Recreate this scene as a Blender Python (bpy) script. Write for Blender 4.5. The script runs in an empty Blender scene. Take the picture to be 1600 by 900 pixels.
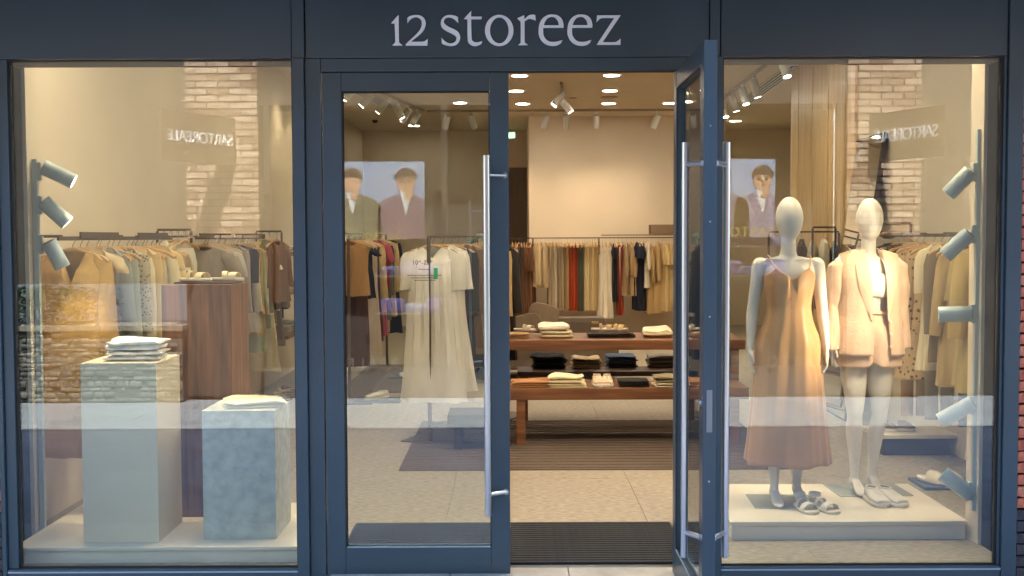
import bpy, bmesh, math, random
from mathutils import Vector, Matrix, noise as mnoise
from math import sin, cos, pi, radians as R, atan, tan

# ---------------------------------------------------------------- camera, world, sun, exposure
SC = bpy.context.scene
COL = SC.collection
F, PITCH, CAMZ, CAMD = 1750.0, math.radians(2.62), 1.69, 5.6
cd = bpy.data.cameras.new('camera'); cam = bpy.data.objects.new('camera', cd); COL.objects.link(cam)
cam.location = (0, -CAMD, CAMZ)
cam.rotation_mode = 'QUATERNION'
cam.rotation_quaternion = (Matrix.Rotation(pi/2-PITCH, 3, 'X') @ Matrix.Rotation(R(-0.22), 3, 'Z')).to_quaternion()
cd.sensor_width = 36; cd.lens = 36*F/1600; cd.clip_end = 500; cd.clip_start = .05
SC.camera = cam

SUN_EL, SUN_AZ = R(62), R(8)
w = bpy.data.worlds.new('World'); SC.world = w; w.use_nodes = True
nt = w.node_tree; bg = nt.nodes['Background']
sky = nt.nodes.new('ShaderNodeTexSky'); sky.sky_type = 'NISHITA'; sky.sun_disc = False
sky.sun_elevation = SUN_EL; sky.sun_rotation = SUN_AZ
nt.links.new(sky.outputs[0], bg.inputs[0]); bg.inputs[1].default_value = .15
sl = bpy.data.lights.new('sun', 'SUN'); sl.energy = 4.6; sl.angle = R(.5); sl.color = (1, .95, .88)
so = bpy.data.objects.new('sun', sl); COL.objects.link(so)
sd = Vector((sin(SUN_AZ)*cos(SUN_EL), cos(SUN_AZ)*cos(SUN_EL), sin(SUN_EL)))
so.rotation_mode = 'QUATERNION'; so.rotation_quaternion = sd.to_track_quat('Z', 'Y'); so.location = (0, 5, 20)
SC.view_settings.view_transform = 'Standard'; SC.view_settings.look = 'None'
SC.view_settings.exposure = 3.1; SC.view_settings.gamma = 1
SC.render.engine = 'CYCLES'
SC.cycles.use_denoising = True
SC.cycles.max_bounces = 8; SC.cycles.diffuse_bounces = 4; SC.cycles.glossy_bounces = 4
SC.cycles.transparent_max_bounces = 16; SC.cycles.transmission_bounces = 4
SC.cycles.sample_clamp_indirect = 6; SC.cycles.caustics_reflective = False; SC.cycles.caustics_refractive = False
WARM = (1.0, .775, .52)
K_IN = 0.165      # scale on every shop lamp

# ---------------------------------------------------------------- helpers
rnd = random.Random(7)
def A(px, py, y):
    """metres (x, z) of a point of depth y seen at a photograph pixel"""
    Y = y+CAMD
    a = atan((py-450)/F)+PITCH
    k = Y/(cos(PITCH)-(py-450)/F*sin(PITCH))
    return ((px-800)/F*k, CAMZ-Y*tan(a))
def D(py, z):
    """depth y of a point at height z seen at image row py"""
    return (CAMZ-z)/tan(atan((py-450)/F)+PITCH)-CAMD
def lin(h):
    h = h.lstrip('#'); v = [int(h[i:i+2], 16)/255 for i in (0, 2, 4)]
    return tuple(((c+.055)/1.055)**2.4 if c > .04045 else c/12.92 for c in v)

MATS = {}
def mat(name, col, rough=.6, metal=0, spec=.5, var=.0, vscale=8, bump=0, bscale=60, sheen=0, coat=0, stretch=None, col2=None, pattern=None, ptxt=None):
    if name in MATS: return MATS[name]
    m = bpy.data.materials.new(name); m.use_nodes = True; t = m.node_tree; b = t.nodes['Principled BSDF']
    if isinstance(col, str): col = lin(col)
    if isinstance(col2, str): col2 = lin(col2)
    b.inputs['Base Color'].default_value = (*col, 1)
    b.inputs['Roughness'].default_value = rough; b.inputs['Metallic'].default_value = metal
    b.inputs['Specular IOR Level'].default_value = spec
    if sheen: b.inputs['Sheen Weight'].default_value = sheen
    if coat: b.inputs['Coat Weight'].default_value = coat; b.inputs['Coat Roughness'].default_value = .12
    tc = t.nodes.new('ShaderNodeTexCoord'); mp = t.nodes.new('ShaderNodeMapping')
    t.links.new(tc.outputs['Object'], mp.inputs[0])
    if stretch: mp.inputs['Scale'].default_value = stretch
    out = None
    if var or col2 or pattern:
        ns = t.nodes.new('ShaderNodeTexNoise'); ns.inputs['Scale'].default_value = vscale; ns.inputs['Detail'].default_value = 6
        t.links.new(mp.outputs[0], ns.inputs[0])
        cr = t.nodes.new('ShaderNodeValToRGB'); cr.color_ramp.elements[0].position = .35; cr.color_ramp.elements[1].position = .65
        c2 = col2 if col2 else tuple(min(1, c*(1+var)) for c in col)
        c1 = col if col2 else tuple(c*(1-var) for c in col)
        cr.color_ramp.elements[0].color = (*c1, 1); cr.color_ramp.elements[1].color = (*c2, 1)
        t.links.new(ns.outputs[0], cr.inputs[0]); out = cr.outputs[0]
    if pattern:
        pc = lin(ptxt)
        mx = t.nodes.new('ShaderNodeMix'); mx.data_type = 'RGBA'; mx.inputs[7].default_value = (*pc, 1)
        t.links.new(out, mx.inputs[6])
        if pattern in ('spots', 'floral', 'lace'):
            v = t.nodes.new('ShaderNodeTexVoronoi'); v.inputs['Scale'].default_value = {'spots': 34, 'floral': 24, 'lace': 48}[pattern]
            t.links.new(mp.outputs[0], v.inputs[0])
            c = t.nodes.new('ShaderNodeMath'); c.operation = 'LESS_THAN'; c.inputs[1].default_value = {'spots': .42, 'floral': .3, 'lace': .33}[pattern]
            t.links.new(v.outputs['Distance'], c.inputs[0]); t.links.new(c.outputs[0], mx.inputs[0])
        elif pattern in ('check', 'stripe'):
            sx = t.nodes.new('ShaderNodeSeparateXYZ'); t.links.new(mp.outputs[0], sx.inputs[0])
            outs = []
            for ax in ((0, 2) if pattern == 'check' else (0,)):
                a = t.nodes.new('ShaderNodeMath'); a.operation = 'MULTIPLY'; a.inputs[1].default_value = 22 if pattern == 'check' else 50; t.links.new(sx.outputs[ax], a.inputs[0])
                f = t.nodes.new('ShaderNodeMath'); f.operation = 'FRACT'; t.links.new(a.outputs[0], f.inputs[0])
                g = t.nodes.new('ShaderNodeMath'); g.operation = 'LESS_THAN'; g.inputs[1].default_value = .22 if pattern == 'check' else .35; t.links.new(f.outputs[0], g.inputs[0]); outs.append(g.outputs[0])
            o = outs[0]
            if len(outs) == 2:
                q = t.nodes.new('ShaderNodeMath'); q.operation = 'MAXIMUM'; t.links.new(outs[0], q.inputs[0]); t.links.new(outs[1], q.inputs[1]); o = q.outputs[0]
            t.links.new(o, mx.inputs[0])
        out = mx.outputs[2]
    if out is not None: t.links.new(out, b.inputs['Base Color'])
    if bump:
        n2 = t.nodes.new('ShaderNodeTexNoise'); n2.inputs['Scale'].default_value = bscale; n2.inputs['Detail'].default_value = 8
        t.links.new(mp.outputs[0], n2.inputs[0])
        bp = t.nodes.new('ShaderNodeBump'); bp.inputs['Strength'].default_value = bump; bp.inputs['Distance'].default_value = .01
        t.links.new(n2.outputs[0], bp.inputs['Height']); t.links.new(bp.outputs[0], b.inputs['Normal'])
    MATS[name] = m; return m
def fab(h, **k):
    pat = k.get('pattern', '')
    if pat: return mat('fabric_'+h+pat, h, rough=.9, spec=.15, var=.10, vscale=5, bump=.25, bscale=70, sheen=.1, **k)
    return mat('fabric_'+h, h, rough=.9, spec=.15, var=.10, vscale=4, bump=.9, bscale=13, sheen=.1, stretch=(1, 1, .45))
def wood(name, c1, c2, axis='z', scale=1.0, rough=.45):
    if name in MATS: return MATS[name]
    st = {'z': (9, 9, .7), 'x': (.7, 9, 9), 'y': (9, .7, 9)}[axis]
    m = mat(name, c1, rough=rough, col2=c2, stretch=tuple(s*scale for s in st), vscale=3.0, bump=.15, bscale=9)
    return m
def emis(name, col, s):
    if name in MATS: return MATS[name]
    m = bpy.data.materials.new(name); m.use_nodes = True; t = m.node_tree; b = t.nodes['Principled BSDF']
    b.inputs['Base Color'].default_value = (*col, 1); b.inputs['Emission Color'].default_value = (*col, 1); b.inputs['Emission Strength'].default_value = s
    m.cycles.emission_sampling = 'NONE'; MATS[name] = m; return m
def glass_mat(name, tint, base, k=1.0):
    m = bpy.data.materials.new(name); m.use_nodes = True; t = m.node_tree; t.nodes.clear()
    o = t.nodes.new('ShaderNodeOutputMaterial'); mx = t.nodes.new('ShaderNodeMixShader')
    tr = t.nodes.new('ShaderNodeBsdfTransparent'); tr.inputs[0].default_value = (*tint, 1)
    gl = t.nodes.new('ShaderNodeBsdfGlossy'); gl.inputs['Roughness'].default_value = 0; gl.inputs[0].default_value = (.93, .97, 1, 1)
    lw = t.nodes.new('ShaderNodeLayerWeight'); lw.inputs[0].default_value = .5
    p = t.nodes.new('ShaderNodeMath'); p.operation = 'POWER'; p.inputs[1].default_value = 4
    t.links.new(lw.outputs['Facing'], p.inputs[0])
    a = t.nodes.new('ShaderNodeMath'); a.operation = 'MULTIPLY_ADD'; a.inputs[1].default_value = .7*k; a.inputs[2].default_value = base; a.use_clamp = True
    t.links.new(p.outputs[0], a.inputs[0]); t.links.new(a.outputs[0], mx.inputs[0])
    t.links.new(tr.outputs[0], mx.inputs[1]); t.links.new(gl.outputs[0], mx.inputs[2]); t.links.new(mx.outputs[0], o.inputs[0])
    MATS[name] = m; return m

class MB:
    def __init__(s): s.v = []; s.f = []; s.sm = []
    def add(s, vs, fs, smooth=False, M=None):
        n = len(s.v)
        s.v += [tuple(M @ Vector(p)) if M else tuple(p) for p in vs]
        s.f += [tuple(i+n for i in f) for f in fs]; s.sm += [smooth]*len(fs); return s
    def box(s, x0, x1, y0, y1, z0, z1, M=None):
        vs = [(x, y, z) for z in (z0, z1) for y in (y0, y1) for x in (x0, x1)]
        return s.add(vs, [(0, 2, 3, 1), (4, 5, 7, 6), (0, 1, 5, 4), (2, 6, 7, 3), (0, 4, 6, 2), (1, 3, 7, 5)], False, M)
    def bbox(s, x0, x1, y0, y1, z0, z1, b=.004, M=None):
        """box with chamfered vertical and horizontal edges"""
        bm = bmesh.new(); bmesh.ops.create_cube(bm, size=1)
        for v in bm.verts: v.co = Vector(((x0+x1)/2+v.co.x*(x1-x0), (y0+y1)/2+v.co.y*(y1-y0), (z0+z1)/2+v.co.z*(z1-z0)))
        bmesh.ops.bevel(bm, geom=bm.edges[:], offset=b, segments=2, affect='EDGES', profile=.6)
        bm.verts.index_update()
        s.add([v.co[:] for v in bm.verts], [[v.index for v in f.verts] for f in bm.faces], False, M); bm.free(); return s
    def rings(s, rings, closed=True, caps=(False, False), smooth=True, M=None):
        n = len(rings[0]); vs = [p for r in rings for p in r]; fs = []
        for i in range(len(rings)-1):
            for j in range(n if closed else n-1):
                a = i*n+j; b = i*n+(j+1) % n
                fs.append((a, b, b+n, a+n))
        if caps[0]: fs.append(tuple(range(n))[::-1])
        if caps[1]: fs.append(tuple(range((len(rings)-1)*n, len(rings)*n)))
        return s.add(vs, fs, smooth, M)
    def tube(s, pts, r, n=10, caps=True, M=None, flat=1.0):
        pts = [Vector(p) for p in pts]; rs = r if isinstance(r, (list, tuple)) else [r]*len(pts)
        rings = []; up = None
        for i, p in enumerate(pts):
            d = (pts[min(i+1, len(pts)-1)]-pts[max(i-1, 0)]).normalized()
            if up is None:
                up = Vector((0, 0, 1)) if abs(d.z) < .9 else Vector((0, 1, 0))
            a = d.cross(up).normalized(); b = a.cross(d).normalized(); up = b
            rings.append([p+a*cos(2*pi*k/n)*rs[i]+b*sin(2*pi*k/n)*rs[i]*flat for k in range(n)])
        return s.rings(rings, True, (caps, caps), True, M)
    def lathe(s, prof, n=24, M=None, caps=(True, True)):
        return s.rings([[(r*cos(2*pi*k/n), r*sin(2*pi*k/n), z) for k in range(n)] for r, z in prof], True, caps, True, M)
    def prism(s, poly, y0, y1, M=None):
        """poly in x,z; extruded in y"""
        n = len(poly); vs = [(x, y0, z) for x, z in poly]+[(x, y1, z) for x, z in poly]
        fs = [tuple(range(n)), tuple(range(n, 2*n))[::-1]]+[(i, i+n, (i+1) % n+n, (i+1) % n) for i in range(n)]
        return s.add(vs, fs, False, M)
    def mesh(s, name, m):
        me = bpy.data.meshes.new(name); me.from_pydata(s.v, [], s.f); me.update()
        for p, q in zip(me.polygons, s.sm): p.use_smooth = q
        bm = bmesh.new(); bm.from_mesh(me); bmesh.ops.recalc_face_normals(bm, faces=bm.faces[:]); bm.to_mesh(me); bm.free()
        if any(s.sm):
            try: me.set_sharp_from_angle(angle=R(42))
            except Exception: pass
        if m: me.materials.append(m)
        return me
    def build(s, name, m, parent=None, loc=None, rot=None, **tags):
        o = bpy.data.objects.new(name, s.mesh(name, m)); COL.objects.link(o)
        if parent: o.parent = parent
        if loc: o.location = loc
        if rot: o.rotation_euler = rot
        for k, v in tags.items(): o[k] = v
        return o
def thing(name, label, cat, loc=(0, 0, 0), rot=(0, 0, 0), group=None):
    o = bpy.data.objects.new(name, None); COL.objects.link(o); o.empty_display_size = .1
    o.location = loc; o.rotation_euler = rot; o['label'] = label; o['category'] = cat
    if group: o['group'] = group
    return o
def tag(o, label, cat, group=None):
    o['label'] = label; o['category'] = cat
    if group: o['group'] = group
    return o
def copy_tree(o, parent=None):
    c = o.copy(); COL.objects.link(c)
    if parent: c.parent = parent
    for ch in [q for q in KIDS.get(o.name, [])]: copy_tree(ch, c)
    return c
KIDS = {}
def index_kids():
    KIDS.clear()
    for q in bpy.data.objects:
        if q.parent: KIDS.setdefault(q.parent.name, []).append(q)
def inst(src, name, parent=None, loc=(0, 0, 0), rot=(0, 0, 0), scale=None):
    o = bpy.data.objects.new(name, src if isinstance(src, bpy.types.Mesh) else src.data); COL.objects.link(o)
    if parent: o.parent = parent
    o.location = loc; o.rotation_euler = rot
    if scale: o.scale = scale
    return o
def spot(parent, name, loc, target, energy, size=60, blend=.6, col=WARM, rad=.03):
    l = bpy.data.lights.new(name, 'SPOT'); l.energy = energy*K_IN; l.spot_size = R(size); l.spot_blend = blend; l.color = col; l.shadow_soft_size = rad
    o = bpy.data.objects.new(name, l); COL.objects.link(o); o.location = loc
    o.rotation_mode = 'QUATERNION'; o.rotation_quaternion = (Vector(loc)-Vector(target)).to_track_quat('Z', 'Y')
    return o

# ---------------------------------------------------------------- materials
NAVY = mat('navy_paint', (.032, .060, .080), rough=.33, spec=.5, var=.10, vscale=1.3, bump=.04, bscale=300)
BLACKM = mat('black_gasket', '#16191c', rough=.6)
STEEL = mat('brushed_steel', '#b9bcc0', rough=.28, metal=1, bump=.05, bscale=200, stretch=(1, 1, .02))
CREAM = mat('cream_plaster', (.62, .525, .39), rough=.85, var=.025, vscale=2, bump=.05, bscale=90)
CEIL = mat('ceiling_paint', (.58, .50, .39), rough=.9, var=.02, vscale=2)
FLOORM = mat('floor_stone', (.215, .182, .132), rough=.5, col2=(.36, .308, .23), vscale=34, stretch=(.6, 1.3, 1), bump=.06, bscale=60)
BRONZE = mat('bronze_metal', '#5b4c3c', rough=.5, metal=.35)
DARKM = mat('dark_metal', '#2a2622', rough=.5)
WALNUT = wood('walnut_board', '#5f3c20', '#84552f', 'x')
WALNUTV = wood('walnut_veneer', '#56371f', '#8a5a38', 'z', .9)
HANGW = mat('hanger_wood', '#bf9864', rough=.5, var=.08, vscale=12, stretch=(1, 6, 6))
CHROME = mat('hook_steel', '#8d8578', rough=.35, metal=.9)
WHITEP = mat('lamp_white', '#c9c9c2', rough=.5)
GLASS = glass_mat('shop_glass', (.895, .935, .915), .068)
MANN = mat('mannequin_shell', '#d6d0c4', rough=.38, spec=.4)
EMD = emis('downlight_glow', (1, .9, .75), 9)

# ---------------------------------------------------------------- room and street shell
XL, XR, ZC = -2.80, 3.40, 3.69
YB = D(182, ZC)      # face of the rear block
YF = D(204, ZC)      # far wall
def struct(name, mb, m, **k): return mb.build(name, m, kind='structure', **k)
ROOMX = 5.4
struct('shop_floor_base', MB().box(XL-.1, ROOMX, .11, YF+.2, -.3, -.012), mat('grout', '#a08c6c', rough=.9))
fl = bpy.data.objects['shop_floor_base']; fl.name = 'floor'
tw, td = 1.20, 1.20
tm = MB().bbox(.001, tw-.001, .001, td-.001, -.012, 0, .0015).mesh('tile', FLOORM)
y = .96; r_ = 0
while y < 11.5:
    x = XL-(r_ % 2)*.0
    while x < ROOMX-.1:
        if x+tw > XL: inst(tm, 'tile', fl, (x, y, 0))
        x += tw
    y += td; r_ += 1
MB().box(XL, ROOMX, y+.002, YF, -.012, -.0005).build('tile', FLOORM, fl)
MB().box(XL, -.93, .11, .958, -.012, -.0006).build('tile', FLOORM, fl)
MB().box(.93, ROOMX, .11, .958, -.012, -.0006).build('tile', FLOORM, fl)
struct('ceiling', MB().box(XL-.1, ROOMX, .42, YF+.2, ZC, ZC+.1), CEIL)
struct('wall_left', MB().box(XL-.15, XL, .62, YF+.2, -.2, ZC), CREAM)
struct('wall_right', MB().box(XR, XR+.15, .45, 8.0, -.2, ZC), CREAM)
struct('wall_right_return', MB().box(XR, ROOMX+.1, 8.003, 8.1, -.2, ZC), CREAM)
struct('wall_right_far', MB().box(ROOMX, ROOMX+.1, 8.1, YF+.2, -.2, ZC), CREAM)
struct('wall_rear', MB().box(XL, ROOMX, YF, YF+.15, -.2, ZC), CREAM)
bx0 = A(827, 300, YB)[0]; bx1 = bx0+3.3
struct('wall_rear_block', MB().box(bx0, bx1, YB, YF-.003, -.2, ZC-.002), CREAM)
struct('display_side_wall_left', MB().box(XL-.1, -2.63, .50, .617, -.2, ZC), CREAM)
struct('display_side_wall_right', MB().box(2.54, 3.39, .451, .62, -.2, ZC), CREAM)
struct('lintel_box', MB().box(-2.62, 2.62, .06, .42, 2.60, ZC+.1), mat('lintel_shade', '#5c5040', rough=.8))  # the soffit's shade is put into this dark brown
DOORB = mat('brown_door', '#57483a', rough=.6, var=.1, vscale=4, stretch=(6, 6, .5))
d0 = A(800, 262, YF)
dd = thing('interior_door', 'tall dark brown door in the rear wall beside the pale block', 'door', (A(812, 262, YF)[0], YF-.02, 0))
MB().box(-.35, .22, -.02, .018, .0, d0[1]).build('door_leaf', DOORB, dd)
MB().box(-.40, -.353, -.035, .018, .0, d0[1]+.05).build('frame', DARKM, dd)
MB().box(.223, .26, -.035, .018, .0, d0[1]+.05).build('frame', DARKM, dd)
ex = A(797, 212, YF-.3)
e = thing('exit_sign', 'small green lit exit sign high beside the rear passage', 'sign', (ex[0], YF-.35, ex[1]))
MB().bbox(-.12, .12, -.02, .02, -.07, .07).build('sign_case', WHITEP, e)
MB().box(-.10, .10, -.024, -.021, -.05, .05).build('sign_face', emis('exit_green', (.25, .7, .3), .5), e)

# wall planks on the right, seen past the mannequins
pk = thing('plank_panel', 'pale vertical wood plank cladding on the right wall behind the mannequins', 'wall panel', (0, 0, 0))
PLK = wood('pale_plank', '#b99668', '#cbac7e', 'z', .8)
ya = D(0, 0)
for i in range(8):
    y0 = 5.45+i*.31
    MB().bbox(XR-.03-(i % 2)*.003, XR-.002, y0+.004, y0+.306, 0, ZC-.01, .003).build('plank', PLK, pk)

# street: own building above, opposite side, paving
struct('building_above', MB().box(-9, 9, .06, YF+.4, ZC+.103, 8.46), mat('upper_brick', '#8a5648', rough=.9, var=.2, vscale=6))
struct('building_above_front', MB().box(-9, 9, -.02, .055, 2.98, 8.46), MATS['upper_brick'])
struct('added_overhang', MB().box(-9, 9, -1.3, -.04, 2.98, 3.2), MATS['upper_brick'])  # unseen overhang, added to keep sky light off the fascia
struct('building_side_left', MB().box(-9, -2.96, .06, YF+.4, -.2, ZC+.1), MATS['upper_brick'])
struct('building_side_right', MB().box(ROOMX+.1, 9, .06, YF+.4, -.2, ZC+.1), MATS['upper_brick'])
struct('building_rear', MB().box(-2.96, ROOMX+.1, YF+.203, YF+.4, -.2, ZC+.1), MATS['upper_brick'])
PZ = -.045
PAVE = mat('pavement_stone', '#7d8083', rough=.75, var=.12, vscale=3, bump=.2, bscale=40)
PAVE2 = mat('pavement_skylight_tint', '#c4c6c8', rough=.7, var=.08, vscale=3, bump=.2, bscale=40)  # paler band along the front: sky light put into the colour
PAVE3 = mat('pavement_shade_lifted', '#a3a6ab', rough=.75, var=.14, vscale=3, bump=.2, bscale=40)  # lighter than the sunlit paving: sky haze put into the colour
struct('ground', MB().box(-60, 60, -60, .11, PZ-.3, PZ-.02), mat('ground_joint', '#4a4a48', rough=.9))
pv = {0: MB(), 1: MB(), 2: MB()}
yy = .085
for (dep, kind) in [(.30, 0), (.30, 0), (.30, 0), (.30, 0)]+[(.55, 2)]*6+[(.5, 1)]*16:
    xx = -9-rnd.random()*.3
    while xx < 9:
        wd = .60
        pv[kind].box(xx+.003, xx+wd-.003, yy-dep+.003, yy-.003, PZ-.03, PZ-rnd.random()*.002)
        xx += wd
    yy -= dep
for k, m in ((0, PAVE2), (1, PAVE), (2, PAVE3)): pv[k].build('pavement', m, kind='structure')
# threshold slabs in the doorway
th = MB(); TH = mat('threshold_stone', '#9c9a90', rough=.6, var=.2, vscale=5, bump=.25, bscale=20)
tr_ = thing('threshold', 'pale worn stone threshold slabs in the open doorway', 'threshold', (0, 0, 0))
for x0, x1 in ((-.92, -.32), (-.316, .28), (.284, .92)):
    MB().bbox(x0, x1, -.10, .10, PZ-.03, -.012, .004).build('slab', TH, tr_)
MB().box(-.93, .93, .1005, .1195, -.06, -.004).build('metal_strip', STEEL, tr_)

# entrance mat
mt = thing('entrance_mat', 'dark ribbed entrance mat set in the floor behind the doors', 'doormat', (0, 0, 0))
MB().box(-.92, .92, .122, .955, -.011, -.006).build('mat_tray', BLACKM, mt)
RUB = mat('mat_rib', '#232529', rough=.85, bump=.6, bscale=220, var=.2, vscale=60)
rm = MB().bbox(-.92, .92, 0, .031, -.006, .008, .003).mesh('rib', RUB)
for i in range(19): inst(rm, 'rib', mt, (0, .125+i*.0436, 0))

# bricks left and right of the front
BR = [mat('brick_red_%s' % n, h, rough=.9, var=.2, vscale=25, bump=.9, bscale=35) for n, h in (('a', '#b8694f'), ('b', '#a35743'), ('c', '#c47e64'))]
BRD = mat('brick_charcoal', '#3b3a3e', rough=.8, var=.15, vscale=20, bump=.5, bscale=30)
def rough_brick(L, H, Dp, m, seed):
    q = random.Random(seed); bm = bmesh.new(); bmesh.ops.create_cube(bm, size=1)
    for v in bm.verts: v.co = Vector((v.co.x*L, v.co.y*Dp, v.co.z*H))
    bmesh.ops.subdivide_edges(bm, edges=[e for e in bm.edges if abs(e.verts[0].co.x-e.verts[1].co.x) > .01], cuts=3)
    for v in bm.verts: v.co += Vector((0, q.uniform(-.006, .004) if v.co.y < 0 else 0, q.uniform(-.003, .003)))
    bm.verts.index_update(); mb = MB(); mb.add([v.co[:] for v in bm.verts], [[v.index for v in f.verts] for f in bm.faces]); bm.free()
    return mb.mesh('brick', m)
for side, lab in ((-1, 'red brick wall at the left edge of the shopfront'), (1, 'red brick wall with charcoal lower courses right of the shopfront')):
    bw = thing('brick_wall', lab, 'wall', (side*2.56, 0, 0))
    edge = 2.538 if side > 0 else 2.578
    MB().box(-.02 if side > 0 else -.5, .5 if side > 0 else -(edge-2.56), .03, .055, -.2, 2.97).build('mortar', mat('mortar', '#4a413c', rough=.95), bw)
    red = [rough_brick(.2, .050, .05, BR[i % 3], i) for i in range(6)]; dk = [rough_brick(.2, .050, .05, BRD, 9+i) for i in range(2)]
    z = PZ; k = 0
    while z < 2.94:
        for j in range(2):
            off = .1*(k % 2)
            x = (edge-2.56)+.104+j*.209-off
            if x-.1 < (edge-2.56): # half brick at the edge
                mesh = (red[(k*2+j) % 6] if z > .27 else dk[k % 2]); o = inst(mesh, 'brick', bw, (side*((edge-2.56)+.052), .012, z+.028)); o.scale = (.5, 1, 1)
            else:
                inst(red[(k*3+j) % 6] if z > .27 else dk[k % 2], 'brick', bw, (side*x, .012, z+.028))
        z += .0592; k += 1

# ---------------------------------------------------------------- shopfront
FX0, FX1 = -2.553, 2.545
sf = thing('shopfront', 'navy metal shopfront with two big display windows and glazed double doors', 'storefront', (0, 0, 0))
zt = A(800, 90, 0)[1]; zb = A(800, 885, 0)[1]
def X0(px, py=450): return A(px, py, 0)[0]
mx = {k: X0(k) for k in (462, 480, 1107, 1122)}
zp = 2.975
for a, b in ((FX0+.0, mx[462]-.004), (mx[480]+.006, mx[1107]-.004), (mx[1122]+.004, X0(1568)-.004)):
    MB().bbox(a+.003, b, -.012, .05, zt, zp, .002).build('fascia_panel', NAVY, sf)
MB().bbox(mx[462], mx[480]+.002, -.022, .05, zt-.0, zp, .002).build('fascia_joint', NAVY, sf)
MB().bbox(mx[1107]+.0, mx[1122], -.022, .05, zt, zp, .002).build('fascia_joint', NAVY, sf)
MB().bbox(X0(1568), 2.535, -.026, .05, PZ, zp, .003).build('end_post', NAVY, sf)
MB().bbox(-2.573, FX0+.002, -.026, .05, PZ, zp, .003).build('end_post', NAVY, sf)
# left frame upright, mullions, sills
MB().bbox(FX0+.004, X0(20), -.008, .05, zb, zt-.002, .002).build('window_jamb', NAVY, sf)
MB().bbox(X0(1563), X0(1568)-.002, -.008, .05, zb, zt-.002, .002).build('window_jamb', NAVY, sf)
MB().bbox(mx[462]+.0, mx[480], -.03, .05, PZ, zt-.002, .003).build('mullion', NAVY, sf)
MB().bbox(mx[480]+.003, X0(505), -.006, .05, PZ, zt-.002, .003).build('door_jamb', NAVY, sf)
MB().bbox(.884, mx[1107]-.002, -.006, .05, PZ, zt-.002, .003).build('door_jamb', NAVY, sf)
MB().bbox(mx[1107], mx[1122]+.015, -.03, .05, PZ, zt-.002, .003).build('mullion', NAVY, sf)
zd = A(800, 111, 0)[1]
MB().bbox(X0(505)+.002, .882, -.006, .05, zd, zt-.002, .003).build('door_head', NAVY, sf)
MB().box(X0(505)+.002, .882, .0, .05, zd-.004, zd-.001).build('gasket', BLACKM, sf)
for a, b in ((FX0+.004, mx[462]-.002), (mx[1122]+.017, X0(1568)-.002)):
    MB().bbox(a, b, -.02, .05, PZ, zb-.002, .004).build('sill', NAVY, sf)
    MB().bbox(a, b, -.024, -.021, zb-.02, zb-.012, .001).build('sill_trim', mat('pale_seal', '#8fa0ae', rough=.4), sf)
for a, b in ((X0(20)+.002, mx[462]-.002), (mx[1122]+.017, X0(1563)-.002)):
    g = MB().box(a, b, .018, .026, zb, zt-.002).build('window_pane', GLASS, sf)
    q = MB(); q.box(a, a+.008, .004, .017, zb, zt-.003); q.box(b-.008, b, .004, .017, zb, zt-.003); q.box(a+.009, b-.009, .004, .017, zb, zb+.007); q.box(a+.009, b-.009, .004, .017, zt-.010, zt-.003)
    q.build('gasket', BLACKM, sf)
for s in (-1, 1):
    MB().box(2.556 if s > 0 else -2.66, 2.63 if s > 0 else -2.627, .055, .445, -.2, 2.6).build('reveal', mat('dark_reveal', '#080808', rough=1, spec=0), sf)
# doors (local: x from hinge 0 to width, y centred, z)
DW, DT = .925, .055
def door_leaf(parent_thing, origin, flip, label=None):
    """flip -1: hinge left, handle right; built in local space with hinge at x=0"""
    L = bpy.data.objects.new('door', None); COL.objects.link(L); L.parent = parent_thing
    L.location = origin[0]; L.rotation_euler = (0, 0, origin[1])
    if label: L['label'] = label
    z0, z1 = -.03, zd-.006
    st = .094; h = DT/2
    s = 1
    MB().bbox(0, st, -h, h, z0, z1, .003).build('stile', NAVY, L)
    MB().bbox(DW-st, DW, -h, h, z0, z1, .003).build('stile', NAVY, L)
    zt_ = A(800, 141, 0)[1]; zb_ = A(800, 855, 0)[1]
    MB().bbox(st+.001, DW-st-.001, -h+.001, h-.001, zt_, z1, .002).build('rail', NAVY, L)
    MB().bbox(st+.001, DW-st-.001, -h+.001, h-.001, z0, zb_, .002).build('rail', NAVY, L)
    MB().box(st+.001, DW-st-.001, -.004, .004, zb_+.001, zt_-.001).build('glass_pane', GLASS, L)
    q = MB()
    for yy_ in (-h+.004, h-.009):
        q.box(st+.001, st+.006, yy_, yy_+.005, zb_+.001, zt_-.001); q.box(DW-st-.006, DW-st-.001, yy_, yy_+.005, zb_+.001, zt_-.001)
        q.box(st+.007, DW-st-.007, yy_, yy_+.005, zt_-.007, zt_-.001)
    q.build('gasket', BLACKM, L)
    q = MB()
    for yy_ in (-h+.002, h-.007): q.box(st+.007, DW-st-.007, yy_, yy_+.005, zb_+.001, zb_+.006)
    q.build('seal', MATS['pale_seal'], L)
    hx = DW-.110
    for sy in (-1, 1):
        q = MB()
        q.tube([(hx, sy*.088, .295), (hx, sy*.088, 2.09)], .0165, 16)
        for zz in (.405, 1.995):
            q.tube([(hx, sy*.088, zz), (DW-.022, sy*.030, zz)], .0115, 12)
            q.tube([(DW-.022, sy*.0325, zz), (DW-.022, sy*.0275, zz)], .015, 14)
        q.build('pull_handle', STEEL, L)
    # lock plate and rivets on the closing edge
    MB().bbox(DW-.001, DW+.003, -.012, .012, .86, 1.04, .001).build('lock_plate', mat('lock_grey', '#7f868c', rough=.4, metal=.6), L)
    if flip == 2: MB().tube([(DW-.04, -h-.001, .98), (DW-.04, -h-.012, .98)], .014, 14).build('lock_cylinder', STEEL, L)
    q = MB()
    for zz in (.22, .65, 1.35, 1.75, 2.15): q.tube([(DW-.001, 0, zz), (DW+.0015, 0, zz)], .004, 8)
    q.build('rivet', STEEL, L, kind='stuff')
    return L
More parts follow.
